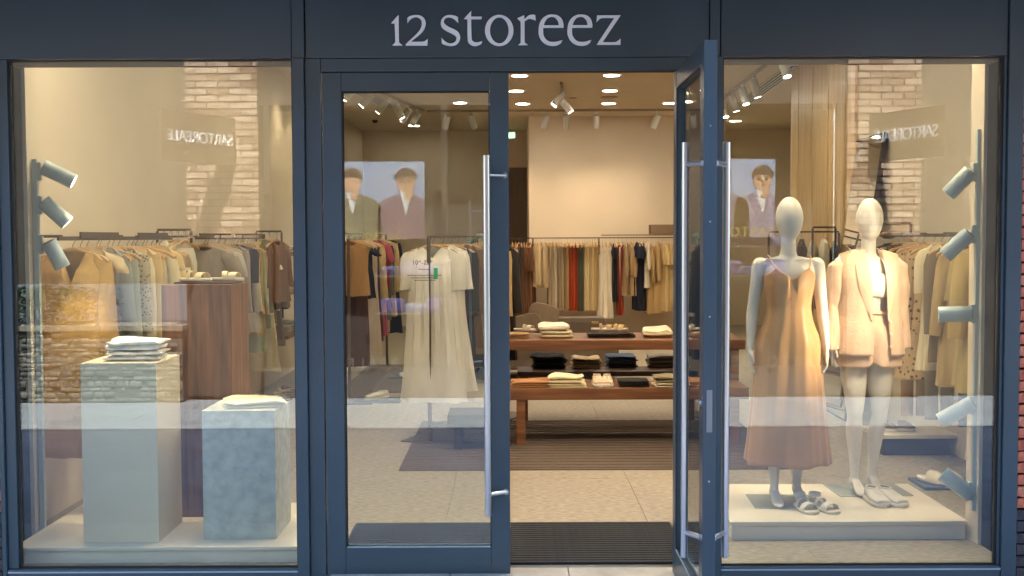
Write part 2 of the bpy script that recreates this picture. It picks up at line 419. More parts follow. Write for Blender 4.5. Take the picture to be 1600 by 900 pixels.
door_leaf(sf, ((X0(507), .022, 0), 0), 1, 'closed glazed door leaf with a tall steel pull handle')
door_leaf(sf, ((.811+DT/2, .03, 0), R(-90.4)), 2, 'glazed door leaf standing open towards the street')

# sign letters
GL = {
 'one': [[(105,287),(188,195),(198,195),(200,500),(210,535),(240,560),(240,567),(120,567),(120,560),(148,535),(155,500),(148,310),(140,290)]],
 'two': [[(308,285),(306,225),(340,200),(405,188),(470,195),(520,235),(535,295),(515,365),(465,425),(345,520),(500,520),(535,505),(560,485),(555,567),(293,567),(293,545),(420,425),(470,360),(487,295),(475,245),(440,218),(400,213),(350,235),(325,262)]],
 's': [[(942,288),(938,215),(900,198),(840,188),(780,200),(737,240),(724,300),(740,345),(790,385),(870,425),(910,455),(918,485),(905,520),(870,540),(825,542),(780,520),(750,492),(732,470),(736,540),(770,560),(840,575),(900,565),(945,530),(965,470),(950,415),(905,375),(830,340),(785,310),(762,280),(768,245),(795,222),(835,217),(880,232),(915,262)]],
 't': [[(1012,238),(1098,145),(1103,145),(1103,210),(1238,210),(1232,240),(1103,240),(1108,470),(1118,510),(1150,530),(1190,530),(1240,515),(1225,550),(1160,577),(1105,565),(1070,535),(1058,480),(1056,240)]],
 'o': [[(1453+178*cos(a*pi/24), 383+194*sin(a*pi/24)) for a in range(48)], [(1454+116*cos(a*pi/24), 382+163*sin(a*pi/24)) for a in range(48)]],
 'r': [[(x+1520, y) for x, y in ((160,232),(245,195),(248,245),(300,200),(350,188),(382,192),(390,260),(340,243),(300,240),(250,268),(250,500),(258,540),(290,562),(290,567),(172,567),(175,560),(197,540),(200,500),(200,290),(185,260))]],
 'z': [[(x+1520, y) for x, y in ((1155,200),(1450,200),(1222,535),(1370,535),(1410,520),(1448,490),(1445,567),(1148,567),(1370,232),(1225,232),(1180,250),(1148,285))]],
}
E1 = [[(735,352),(482,352),(485,440),(520,500),(570,528),(640,528),(690,515),(722,508),(700,545),(650,572),(590,577),(520,560),(460,510),(428,440),(425,370),(440,290),(485,225),(545,193),(600,188),(665,200),(715,245),(735,310)],
      [(490,322),(678,322),(665,265),(630,225),(590,215),(540,230),(505,275)]]
GL['e'] = [[(x+1520, y) for x, y in c] for c in E1]; GL['e2'] = [[(x+1880, y) for x, y in c] for c in E1]
def smooth_poly(P):
    n = len(P); out = []
    ang = []
    for i in range(n):
        a = Vector(P[i])-Vector(P[i-1]); b = Vector(P[(i+1) % n])-Vector(P[i]); ang.append(abs(a.angle_signed(b)) if a.length and b.length else 0)
    for i in range(n):
        p0, p1, p2, p3 = [Vector(P[(i+k) % n]) for k in (-1, 0, 1, 2)]
        if ang[i] > R(50): p0 = p1-(p2-p1)*.5
        if ang[(i+1) % n] > R(50): p3 = p2+(p2-p1)*.5
        for t in (0, .25, .5, .75):
            q = .5*((2*p1)+(p2-p0)*t+(2*p0-5*p1+4*p2-p3)*t*t+(3*p1-p0-3*p2+p3)*t**3); out.append(tuple(q))
    return out
SIGN = mat('sign_silver', '#e3ebf4', rough=.4, metal=.0)
sg = thing('shop_sign', 'pale grey raised serif lettering on the navy fascia above the doors', 'sign', (0, -.013, 2.75))
def glyph(cont):
    cu = bpy.data.curves.new('letter', 'CURVE'); cu.dimensions = '2D'; cu.fill_mode = 'BOTH'; cu.extrude = .006
    for c in cont:
        P = smooth_poly(c) if len(c) < 40 else c
        sp = cu.splines.new('POLY'); sp.points.add(len(P)-1); sp.use_cyclic_u = True
        for i, (x, y) in enumerate(P):
            X, Z = A(600+x/8, y/8, -.013); sp.points[i].co = (X, Z-2.75, 0, 1)
    o = bpy.data.objects.new('letter', cu); COL.objects.link(o)
    dg = bpy.context.evaluated_depsgraph_get(); me = bpy.data.meshes.new_from_object(o.evaluated_get(dg)); bpy.data.objects.remove(o)
    me.transform(Matrix.Rotation(pi/2, 4, 'X')); me.materials.clear(); me.materials.append(SIGN)
    return me
for k in ('one', 'two', 's', 't', 'o', 'r', 'e', 'e2', 'z'):
    inst(glyph(GL[k]), 'letter', sg, (0, -.004, 0))

def text_mesh(body, size, m, ext=.001, spacing=1.0):
    cu = bpy.data.curves.new('lettering', 'FONT'); cu.body = body; cu.size = size; cu.extrude = ext; cu.align_x = 'CENTER'; cu.align_y = 'CENTER'; cu.space_character = spacing
    o = bpy.data.objects.new('lettering', cu); COL.objects.link(o)
    dg = bpy.context.evaluated_depsgraph_get(); me = bpy.data.meshes.new_from_object(o.evaluated_get(dg)); bpy.data.objects.remove(o)
    me.materials.clear(); me.materials.append(m); return me
# opening hours on the closed door's glass
INK = mat('decal_ink', '#222222', rough=.7)
hx, hz = A(657, 410, .018)
hr = thing('opening_hours', 'small black opening hours lettering stuck on the closed door glass', 'decal', (hx, .0165, hz))
inst(text_mesh('10', .030, INK, .0004), 'lettering', hr, (-.026, 0, 0), (pi/2, 0, 0)); inst(text_mesh('00', .014, INK, .0004), 'lettering', hr, (-.003, 0, .006), (pi/2, 0, 0))
inst(text_mesh('-', .030, INK, .0004), 'lettering', hr, (.010, 0, 0), (pi/2, 0, 0)); inst(text_mesh('22', .030, INK, .0004), 'lettering', hr, (.030, 0, 0), (pi/2, 0, 0)); inst(text_mesh('00', .014, INK, .0004), 'lettering', hr, (.055, 0, .006), (pi/2, 0, 0))
q = MB()
for i, (wd, zz) in enumerate(((.06, -.035), (.17, -.065), (.13, -.078), (.10, -.09))):
    x = .02-wd/2
    while x < .02+wd/2: q.box(x, x+.006, -.0004, .0004, zz, zz+.004); x += .009
q.build('small_print', INK, hr, kind='stuff')
gx, gz = A(681, 427, .018)
tag(MB().bbox(-.010, .010, -.001, .001, -.028, .028, .0008).build('door_sticker', mat('sticker_green', '#2f9a4e', rough=.5), None, (gx, .0165, gz)), 'small green sticker on the closed door glass beside the opening hours', 'sticker')

# ---------------------------------------------------------------- window displays
ZP = .085
ly0, ly1 = D(853, ZP), D(784, ZP)
lp = thing('display_platform', 'low cream platform in the left window under the three plinths', 'platform', (0, 0, 0))
PLAT = mat('platform_cream', '#d8ceba', rough=.55, var=.03, vscale=4)
MB().bbox(-2.60, -1.10, ly0, ly1, ZP-.018, ZP, .002).build('platform_top', PLAT, lp)
MB().box(-2.59, -1.11, ly0+.012, ly1-.01, 0, ZP-.0185).build('platform_base', PLAT, lp)
ZR = .105
ry0, ry1 = D(817, ZR), D(758, ZR)
rp = thing('display_platform', 'cream platform in the right window carrying the two mannequins', 'platform', (0, 0, 0))
rx0 = A(1140, 817, ry0)[0]
MB().bbox(rx0, 2.525, ry0, ry1, ZR-.02, ZR, .002).build('platform_top', PLAT, rp)
MB().box(rx0+.012, 2.515, ry0+.015, ry1-.01, 0, ZR-.0205).build('platform_base', PLAT, rp)

def plinth(name, label, x0, x1, y0, dep, top, m, z0=ZP, rotz=0):
    t = thing(name, label, 'plinth', ((x0+x1)/2, y0+dep/2, z0), (0, 0, rotz))
    hw, hd, h = (x1-x0)/2, dep/2, top-z0
    MB().bbox(-hw, hw, -hd, hd, 0, h, .0025).build('box', m, t); return t
CONC = mat('plinth_concrete', '#a7a89c', rough=.8, col2='#bfc0b2', vscale=16, bump=.35, bscale=45)
TANP = mat('plinth_tan', '#dac8a8', rough=.6, var=.04, vscale=3, bump=.05, bscale=60)
py0 = D(845, ZP)
tx0, tx1 = A(127, 700, py0)[0], A(245, 700, py0)[0]; tz = A(186, 565, py0)[1]
plinth('square_plinth', 'tall beige plinth carrying two folded white garments in the left window', tx0, tx1, py0, .42, tz, TANP)
wy0 = D(806, ZP); wx0, wx1 = A(258, 500, wy0)[0]-.02, A(361, 500, wy0)[0]; wz = A(310, 443, wy0)[1]
plinth('wooden_plinth', 'tallest plinth of dark walnut veneer with sandals on top', wx0, wx1, wy0, .42, wz, WALNUTV)
cy0 = D(841, ZP); cx0, cx1 = A(315, 700, cy0)[0], A(429, 700, cy0)[0]; cz = A(370, 640, cy0)[1]
plinth('concrete_plinth', 'short grey concrete plinth with a folded shirt on top', cx0, cx1, cy0, .40, cz, CONC)

def folded_mb(wd, dp, h, layers=3, seed=0, mess=.5):
    q = random.Random(seed); mb = MB(); th = h/layers
    for l in range(layers):
        z0 = l*th; rings = []
        ww = wd*(1-.03*q.random()); ox = q.uniform(-.01, .01); dd_ = dp*(1-.05*q.random())
        N = 9
        for i in range(N):
            t = i/(N-1); y = -dd_/2+dd_*t; e = min(1, 4*min(t, 1-t)+.35)
            ring = []
            for k in range(20):
                a = 2*pi*k/20; c, s_ = cos(a), sin(a)
                x = ww/2*math.copysign(abs(c)**(.42 if layers < 3 else .3), c); z = th*.5*e*math.copysign(abs(s_)**.7, s_)
                nz = mess*.020*mnoise.noise(Vector((x*8+seed, y*8, l*3.1)))+.004*mess*mnoise.noise(Vector((x*30+seed, y*26, l)))
                nx = mess*.022*mnoise.noise(Vector((seed+3, y*14, l*5.)))
                ring.append((x+ox+nx, y, z0+th*.5+z+(nz if s_ > -.2 else nz*.3)))
            rings.append(ring)
        mb.rings(rings, True, (True, True))
    return mb
def folded(label, loc, wd, dp, h, col, layers=3, rz=0, mess=.5, cat='folded garment', group=None, name='folded_garment'):
    o = folded_mb(wd, dp, h, layers, rnd.randint(0, 999), mess).build(name, fab(col) if isinstance(col, str) else col, None, loc, (0, 0, rz))
    return tag(o, label, cat, group)
sx, sy = (tx0+tx1)/2+.03, py0+.20
folded('lower folded white garment in the pile on the tall beige plinth', (sx, sy, tz), .30, .24, .054, '#e9e3d8', 2, R(4), .7)
folded('upper folded white garment in the pile on the tall beige plinth', (sx+.005, sy, tz+.054), .29, .235, .054, '#efeadf', 2, R(1), .9)
folded('folded cream shirt lying on the short concrete plinth', ((cx0+cx1)/2+.04, cy0+.20, cz), .33, .28, .036, '#d9cfb4', 2, R(12), 1.2)
# small rippled belt bundle on the concrete plinth
q = MB()
for i in range(4):
    pts = [(.07*cos(t*.5+i)+.02*i-.03, .045*sin(t*.5+i*.7), .022+.016*i+.012*sin(t+i)) for t in range(13)]
    q.tube(pts, .011, 8, flat=.4)
tag(q.build('coiled_belt', fab('#5b4634'), None, (cx1-.01, cy0+.33, cz)), 'brown coiled belt lying behind the shirt on the concrete plinth', 'belt')

# shoes -------------------------------------------------------------
SHOEW = mat('shoe_leather', '#dcd6c8', rough=.5, var=.03, vscale=20, bump=.05, bscale=80)
SOLEM = mat('shoe_sole', '#cfc8b8', rough=.6)
def sole_outline(L, Wd, t):
    """half widths left/right at t (0 heel .. 1 toe)"""
    w_ = Wd*(.37+.15*sin(min(1, t*1.5)*pi*.5)-.04*sin(pi*min(1, t*2.2)))
    cap = min(1, (t/.12))**.5 if t < .12 else (max(0, 1-((t-.80)/.20)**2.4)**.5 if t > .80 else 1)
    return w_*cap
def sneaker(label, loc, rz, m=SHOEW, group='sneakers'):
    t_ = thing('sneaker', label, 'shoe', loc, (0, 0, rz), group)
    L, Wd = .275, .104; N = 18
    S_ = MB(); U = MB()
    ts = [.002+.996*i/(N-1) for i in range(N)]
    def ring(t, z0, z1, k, in_=0, n=18):
        y = L/2-L*t; hw = max(.002, sole_outline(L, Wd, t)-in_)
        return [(hw*math.copysign(abs(cos(2*pi*j/n))**k, cos(2*pi*j/n)), y, (z0+z1)/2+(z1-z0)/2*math.copysign(abs(sin(2*pi*j/n))**k, sin(2*pi*j/n))) for j in range(n)]
    S_.rings([ring(t, .0, .026, .45) for t in ts], True, (True, True)); S_.build('sole', SOLEM, t_)
    def top(t): return .080 if t < .1 else (.080 if t < .35 else .080-.040*((t-.35)/.65)**.9)
    U.rings([ring(t, .018, top(t)*(.75 if t < .02 else 1), .8, .006) for t in ts[:-1]], True, (True, True)); U.build('upper', m, t_)
    O = MB(); O.rings([[(.026*cos(a)*k_, .088+.042*sin(a)*k_-.02, zz) for a in [2*pi*j/16 for j in range(16)]] for k_, zz in ((1.2, .070), (1.22, .084), (1.05, .086), (.95, .08))], True, (False, True)); O.build('collar', m, t_)
    MB().rings([[(.024*cos(a), .068+.038*sin(a), .0835) for a in [2*pi*j/16 for j in range(16)]], [(.02*cos(a), .068+.034*sin(a), .0836) for a in [2*pi*j/16 for j in range(16)]]], True, (False, True)).build('lining', mat('shoe_lining', '#6d675c', rough=.9), t_)
    q = MB()
    for i in range(5):
        y = .022-i*.018; z = top(.5-y/L)+.003
        q.tube([(-.024, y, z-.008), (0, y-.004*(-1)**i, z+.002), (.024, y, z-.008)], .0026, 6)
    q.build('lace', mat('lace_white', '#e8e4da', rough=.8), t_)
    return t_
def sandal(label, loc, rz, col='#cbb58e', ankle=True, group='sandals', sc=1):
    t_ = thing('sandal', label, 'shoe', loc, (0, 0, rz), group); t_.scale = (sc, sc, sc)
    L, Wd = .255, .092; N = 16; m = mat('sandal_'+col, col, rough=.55, bump=.05)
    ts = [.002+.996*i/(N-1) for i in range(N)]
    S_ = MB()
    S_.rings([[(max(.002, sole_outline(L, Wd, t))*math.copysign(abs(cos(2*pi*j/14))**.5, cos(2*pi*j/14)), L/2-L*t, .011+.011*math.copysign(abs(sin(2*pi*j/14))**.5, sin(2*pi*j/14))) for j in range(14)] for t in ts], True, (True, True))
    S_.build('sole', mat('sandal_sole', '#d0c8b6', rough=.7), t_)
    def strap(y, h, wd, tilt=0):
        q = MB(); rings = []
        for i in range(13):
            a = pi*i/12; x = -.045*cos(a); z = .016+h*sin(a)**.8
            rings.append([(x*k_, y+dy+tilt*x, z*(1 if k_ == 1 else .93)) for k_, dy in ((1, -wd/2), (1, wd/2), (.93, wd/2), (.93, -wd/2))])
        q.rings(rings, True, (True, True)); q.build('strap', m, t_)
    strap(-.062, .042, .052)
    if ankle:
        strap(.03, .052, .026, .25)
        q = MB(); rings = []
        for i in range(17):
            a = -pi/2*1.25+pi*1.25*i/8*.9
            rings.append([(cos(a)*.036*k_, .085+sin(a)*.035*k_, z) for k_, z in ((1, .066), (1, .086), (.93, .086), (.93, .066))])
        q.rings(rings, True, (True, True)); q.build('ankle_strap', m, t_)
    else: strap(-.0, .048, .035, .3)
    return t_
ty = D(443, wz); 
wt = thing('display_tray', 'thin dark tray under the sandals on the walnut plinth', 'tray', ((wx0+wx1)/2+.02, wy0+.20, wz))
MB().bbox(-.17, .17, -.12, .12, 0, .012, .004).build('tray_base', mat('tray_dark', '#4b3327', rough=.5), wt)
wc = (wx0+wx1)/2
sandal('cream strappy sandal, left one on the tray on the walnut plinth', (wc-.055, wy0+.18, wz+.013), R(62), '#e0cda4', True, 'sandals on the walnut plinth', .92)
sandal('cream strappy sandal, right one on the tray on the walnut plinth', (wc+.115, wy0+.21, wz+.013), R(78), '#e6d3ab', False, 'sandals on the walnut plinth', .92)
f1 = D(806, ZR); 
sandal('off-white open sandal, left of the pair before the tan dress mannequin', (A(1258, 800, D(800, ZR))[0], D(800, ZR)+.02, ZR), R(8), '#d8d3c4', True, 'sandal pair on the right platform')
sandal('off-white open sandal, right of the pair before the tan dress mannequin', (A(1284, 800, D(800, ZR))[0]+.01, D(800, ZR)+.02, ZR), R(20), '#d8d3c4', True, 'sandal pair on the right platform')
sneaker('white lace-up sneaker, left of the pair before the blazer mannequin', (A(1367, 785, D(788, ZR))[0], D(788, ZR), ZR), R(3), group='white sneaker pair on the right platform')
sneaker('white lace-up sneaker, right of the pair before the blazer mannequin', (A(1391, 785, D(788, ZR))[0], D(788, ZR), ZR), R(14), group='white sneaker pair on the right platform')

# spot lamps on vertical tracks in the reveals ------------------------------
CAN = mat('spot_grey', '#a9b5b2', rough=.42)
def can_spot(name, label, base, axis_a, axis_b, energy, target, group, size=75, rad=.043):
    """cylinder from axis_a (back) to axis_b (mouth); base = point on track"""
    t_ = thing(name, label, 'spotlight', base, (0, 0, 0), group); b = Vector(base)
    a, c = Vector(axis_a)-b, Vector(axis_b)-b; d = (c-a).normalized()
    q = MB(); q.tube([a, a+d*.004, c-d*.004, c], [rad*.94, rad, rad, rad*.97], 24, caps=False)
    q.tube([c, c-d*.02], [rad*.93, rad*.8], 24, caps=False)
    q.tube([a+d*.003, a+d*.006], [rad*.94, rad*.94], 24)
    q.tube([c, c-d*.0005], [rad*.97, rad*.93], 24, caps=False); q.build('housing', CAN, t_)
    MB().tube([a-d*.002, a+d*.002], rad*.72, 20).build('end_ring', mat('spot_dark', '#4d5555', rough=.5), t_)
    MB().tube([c-d*.022, c-d*.020], rad*.8, 20).build('lens', EMD if energy else mat('lens_off', '#a8a8a0', rough=.2), t_)
    MB().tube([(0, 0, 0), a+d*.02], .007, 8).build('arm', CAN, t_)
    MB().bbox(-.012, .012, -.014, .014, -.05, .05).build('adapter', CAN, t_)
    if energy: 
        l = spot(t_, 'spot_lamp', Vector(axis_b)-d*.01, target, energy*2.3, size, 1.0); l.parent = t_; l.location = c-d*.01
    return t_
YT = .60
def tp(px, py, y=YT): X, Z = A(px, py, y); return (X, y, Z)
lt = thing('lamp_track', 'vertical grey lamp track on the left window reveal', 'track', (0, 0, 0))
X1_ = A(57, 300, .56)[0]
MB().bbox(X1_-.015, X1_+.012, .545, .575, A(57, 845, .56)[1], A(57, 246, .56)[1], .002).build('rail', CAN, lt)
rt = thing('lamp_track', 'vertical grey lamp track on the right window reveal', 'track', (0, 0, 0))
X2_ = A(1529, 300, .50)[0]
MB().bbox(X2_-.012, X2_+.015, .485, .515, A(1537, 800, .5)[1], A(1537, 205, .5)[1], .002).build('rail', CAN, rt)
for (b, a, c, e_, tg, nm) in (
    ((57, 265), (68, 258), (116, 281), 14, (tx0+.2, py0+.2, tz), 'top grey spot lamp on the left window track'),
    ((57, 318), (68, 312), (106, 346), 14, (cx0+.2, cy0+.2, cz), 'middle grey spot lamp on the left window track'),
    ((57, 380), (76, 375), (98, 415), 4, (-2.45, 1.0, .75), 'lowest and steepest spot lamp on the left window track')):
    B_ = tp(*b, .56); B_ = (X1_+.02, .56, B_[2])
    can_spot('spot_lamp', nm, B_, tp(*a, .56), tp(*c, .60), e_, tg, 'spot lamps on the left window track')
M1Y, M2Y = D(793, ZR)+.08, D(776, ZR)+.08
M1X, M2X = A(1233, 350, M1Y)[0], A(1358, 350, M2Y)[0]
for (b, a, c, e_, tg, nm) in (
    ((1529, 272), (1518, 270), (1482, 306), 16, (M2X, M2Y-.1, 1.35), 'top spot lamp on the right window track'),
    ((1529, 369), (1516, 367), (1477, 402), 14, (M2X-.05, M2Y-.1, 1.2), 'second spot lamp from the top on the right window track'),
    ((1529, 493), (1519, 493), (1466, 494), 24, (M1X+.05, M1Y-.1, 1.15), 'level spot lamp midway down the right window track'),
    ((1529, 636), (1520, 632), (1468, 660), 0, None, 'spot lamp second from the bottom of the right window track'),
    ((1529, 770), (1517, 778), (1472, 742), 0, None, 'lowest spot lamp on the right window track, tipped upward')):
    B_ = (X2_-.02, .50, tp(*b, .5)[2])
    can_spot('spot_lamp', nm, B_, tp(*a, .50), tp(*c, .56), e_, tg, 'spot lamps on the right window track')

# ---------------------------------------------------------------- garments
def rowset(zs, hws, hds, ycs=None): return list(zip(zs, hws, hds, ycs or [0]*len(zs)))
def cloth(mb, rows, topf, n=32, amp=.0, k=7, ph=0, open_=None, seed=0, drop=.35, hem=.006):
    """rows: (z, half width, half depth, yc); topf(x, y, theta) gives z of the first ring"""
    rings = []; m = len(rows); z_end = rows[-1][0]
    fine = []
    for i in range(m-1):
        for s in range(3):
            t = s/3; fine.append(tuple(rows[i][c]*(1-t)+rows[i+1][c]*t for c in range(4)))
    fine.append(rows[-1]); M_ = len(fine)
    for i, (z, hw, hd, yc) in enumerate(fine):
        tt = i/(M_-1); ring = []
        for j in range(n):
            if open_ is None: a = 2*pi*j/n
            else:
                g0, g1 = open_[0](tt), open_[1](tt)      # opening angles left/right of the front
                a = -pi/2+g1+(2*pi-g0-g1)*j/(n-1)
            c, s_ = cos(a), sin(a)
            f = 1+amp*(tt**.8)*(1.2-2.2*abs(sin(k/2*a+ph+1.2*sin(2*tt+seed)))**.7+.4*sin((k*1.7//1)*a+ph*2))/max(hd, .03)*.5
            x = hw*c*(1+(f-1)*.3); y = hd*math.copysign(abs(s_)**.8, s_)*f+yc
            y += .006*mnoise.noise(Vector((x*9+seed, z*6, seed*1.7)))
            if i == 0: zz = topf(x, y-yc, a)
            else:
                b = max(0, 1-tt/drop); ztop = topf(x, y-yc, a)
                zz = z*(1-b*.9)+(ztop-(rows[0][0]-z)*.6)*b*.9 if b > 0 else z
                zz = min(zz, ztop-.002*i)
            if i == M_-1: zz += hem*mnoise.noise(Vector((x*12, seed, y*12)))*2
            ring.append((x, y, zz))
        rings.append(ring)
    mb.rings(rings, open_ is None)
def garment(kind, ln=.7, wd=.20, hemw=None, dep=.05, neck='round', nd=.05, sl=.5, sw=.062, amp=.030, k=6, seed=0, flare=0):
    mb = MB(); q = random.Random(seed); ph = q.random()*6
    hemw = hemw or wd+.02
    if kind == 'trousers':
        for s in (-1, 1):
            rows = [(-.115-ln*t, (.10-.015*t)*1.0, .018+.012*t) for t in (0, .15, .35, .6, .8, 1)]
            mb.rings([[(s*.055*(1-.0*i)+.5*hw*cos(2*pi*j/12)*1.05, hd*sin(2*pi*j/12)*1.1+.006*s+.004*sin(z*9+ph), z) for j in range(12)] for i, (z, hw, hd) in enumerate(rows)], True, (True, False))
        mb.box(-.115, .115, -.015, .015, -.13, -.10)
        return mb
    if kind == 'skirt':
        rows = rowset([-.11, -.16, -.3, -.11-ln*.6, -.11-ln], [.15, .16, .17, (.17+hemw)/2, hemw], [.02, .035, .045, dep, dep*1.2])
        cloth(mb, rows, lambda x, y, a: -.11, 28, amp, k, ph, None, seed); return mb
    def topf(x, y, a):
        ax = abs(x); z = -.055-.30*max(0, ax-.03)-(.15*max(0, ax-.17))
        nw = .075
        if ax < nw:
            u = 1-ax/nw
            if neck == 'v': z -= (nd*u if y < 0 else .015*u)
            elif neck == 'round': z -= (nd*(1-(ax/nw)**2)**.5 if y < 0 else .02*u)
            elif neck == 'collar': z += .02 - (.04*u if y < 0 else 0)
        return z
    rows = rowset([-.06, -.12, -.2, -.2-(ln-.2)*.35, -.2-(ln-.2)*.7, -.06-ln], [wd, wd, wd-.015, wd-.02+(hemw-wd)*.25, wd-.01+(hemw-wd)*.65, hemw], [.013, .03, dep, dep*1.05, dep*1.15, dep*1.25])
    if kind == 'camisole':
        rows = [(z-.1, hw*.8, hd, yc) for z, hw, hd, yc in rows]
        cloth(mb, rows, lambda x, y, a: -.17-(.09*max(0, 1-abs(x)/.09) if y < 0 else .03)-.1*abs(x), 30, amp, k, ph, None, seed)
        for s in (-1, 1): mb.tube([(s*.09, -.012, -.19), (s*.10, 0, -.075), (s*.09, .012, -.19)], .003, 5)
        return mb
    cloth(mb, rows, topf, 32, amp, k, ph, None, seed)
    if sl > 0:
        for s in (-1, 1):
            sp = .03+.03*q.random()+(.05 if sl < .3 else 0)
            N = 8; rings = []
            for i in range(N):
                t = i/(N-1); cx = s*(wd-.028+sp*t+.012*sin(t*3+ph)); cz = -.115-sl*t; cy = -.004-.02*t*(1 if kind != 'coat' else 2)
                rw = sw*(1-.28*t)*(1.0 if i else .75); rd = (.030+.012*sin(pi*t))*(1 if i else .6)
                rings.append([(cx+rw*cos(2*pi*j/12), cy+rd*sin(2*pi*j/12)+.006*sin(9*t+j+ph), cz+(.045*max(0, -s*cos(2*pi*j/12)) if i == 0 else .004*sin(5*j+ph))) for j in range(12)])
            mb.rings(rings, True, (True, False))
    return mb
# hanger: wooden arms + steel hook
hq = MB(); rr = []
for i in range(13):
    t = i/12; x = -.215+.43*t; ax = abs(x)
    z = -.052-.30*max(0, ax-.02)-.5*max(0, ax-.19); wz_ = .007+.006*(1-abs(2*t-1))+.006*(ax > .16); dy = .006+.005*(ax/.2)
    rr.append([(x, dy*cos(2*pi*j/8)-.05*ax*ax*4, z+wz_*sin(2*pi*j/8)) for j in range(8)])
hq.rings(rr, True, (True, True)); HG = hq.mesh('hanger_arms', HANGW)
hk = MB(); hk.tube([(.0, 0, -.055), (0, 0, -.025), (.010, 0, -.012), (.017, 0, .004), (.010, 0, .019), (-.004, 0, .021), (-.014, 0, .012), (-.017, 0, .0)], .0022, 6); HK = hk.mesh('hook', CHROME)
NH = [0]
def hanger(pos, rz, label, group):
    o = bpy.data.objects.new('hanger', HG); COL.objects.link(o); o.location = pos; o.rotation_euler = (0, 0, rz)
    tag(o, label, 'hanger', group); inst(HK, 'hook', o); return o
ORD = ['first', 'second', 'third', 'fourth', 'fifth', 'sixth', 'seventh', 'eighth', 'ninth', 'tenth', 'eleventh', 'twelfth', 'thirteenth', 'fourteenth', 'fifteenth', 'sixteenth', 'seventeenth', 'eighteenth', 'nineteenth', 'twentieth']
ORD += ['twenty-'+o for o in ORD[:9]]+['thirtieth']+['thirty-'+o for o in ORD[:9]]+['fortieth']+['forty-'+o for o in ORD[:9]]+['fiftieth']+['fifty-'+o for o in ORD[:9]]
def rackfill(items, pos_of, rz, where, group, start=0):
    """items: (kind, colour name, hex or material, kwargs, desc)"""
    for i, it in enumerate(items):
        kind, cname, col, kw, desc = it
        p = pos_of(i); sd_ = hash((where, i)) if False else (i*37+len(where)*11) % 997
        r2 = rz+R(rnd.uniform(-6, 6))
        up_ = .020 if i % 5 in (1, 3) and kind in ('top', 'coat', 'dress') else 0
        if abs(rz) < .2: p = (p[0]+rnd.uniform(-.012, .012), p[1]+rnd.uniform(-.022, .022), p[2])
        g = garment(kind, seed=sd_, **kw).build(desc.split()[-1].replace('-', '_'), fab(col) if isinstance(col, str) else col, None, (p[0], p[1], p[2]+up_), (0, 0, r2))
        g.scale = (rnd.uniform(.95, 1.04), 1, 1)
        tag(g, f'{cname} {desc}, {ORD[i+start]} {where}', desc.split()[-1], 'garments '+group)
        hanger(p, r2, f'wooden hanger of the {ORD[i+start]} garment {where}', 'hangers '+group)
Z_R = CAMZ-.012
LACE = fab('#a79d86', pattern='lace', ptxt='#6f6653'); LEO = fab('#8a5a35', pattern='spots', ptxt='#2e1c12')
CHK = fab('#6d5f4f', pattern='check', ptxt='#3c342c'); FLO = fab('#b79a70', pattern='floral', ptxt='#6b5236')
T_ = 'trousers'
# left wall rail, near part
L1 = [('dress', 'mustard tan', '#b78f52', dict(ln=1.20, wd=.215, hemw=.27, neck='v', nd=.21, sl=.62, sw=.07, dep=.07, amp=.02), 'v-neck long-sleeved dress'),
 ('top', 'pale sand', '#bda883', dict(ln=.6, sl=.1), 'sleeveless top'),
 ('skirt', 'rust brown', mat('leather_rust', '#7c4a28', rough=.5, var=.2, vscale=6), dict(ln=.42, hemw=.19), 'leather skirt'),
 ('top', 'slate grey', '#8b8f88', dict(ln=.75, sl=.58, dep=.06), 'knitted sweater'),
 ('top', 'grey green', '#8f9384', dict(ln=.75, sl=.58, dep=.06), 'knitted sweater'),
 ('camisole', 'taupe', LACE, dict(ln=.6), 'lace camisole'),
 ('top', 'crochet cream', LACE, dict(ln=.8, sl=.5), 'lace blouse'),
 ('top', 'ivory', '#c9bc9c', dict(ln=.78, sl=.55), 'linen shirt'),
 ('top', 'straw', '#c0a777', dict(ln=.75, sl=.55), 'linen shirt'),
 ('top', 'light beige', '#b5a27c', dict(ln=.8, sl=.55), 'blouse'),
 ('top', 'stone grey', '#a39d90', dict(ln=.8, sl=.5), 'cotton shirt'),
 ('camisole', 'black', '#1d1a1a', dict(ln=.6), 'silk camisole'),
 ('top', 'cream', '#cfc19f', dict(ln=.7, sl=.55), 'blouse'),
 ('top', 'wheat', '#c2a876', dict(ln=.7, sl=.25), 'short-sleeved shirt'),
 ('top', 'taupe', '#8f7f68', dict(ln=.7, sl=.2), 'short-sleeved shirt'),
 ('top', 'oatmeal', '#b8a88a', dict(ln=.75, sl=.5), 'sweater')]
lrx = -2.55
rackfill(L1, lambda i: (lrx, .93+.005+(0 if i == 0 else .13+(i-1)*.105)+.01*sin(i*5), Z_R), 0, 'from the window on the near left wall rail', 'on the near left wall rail')
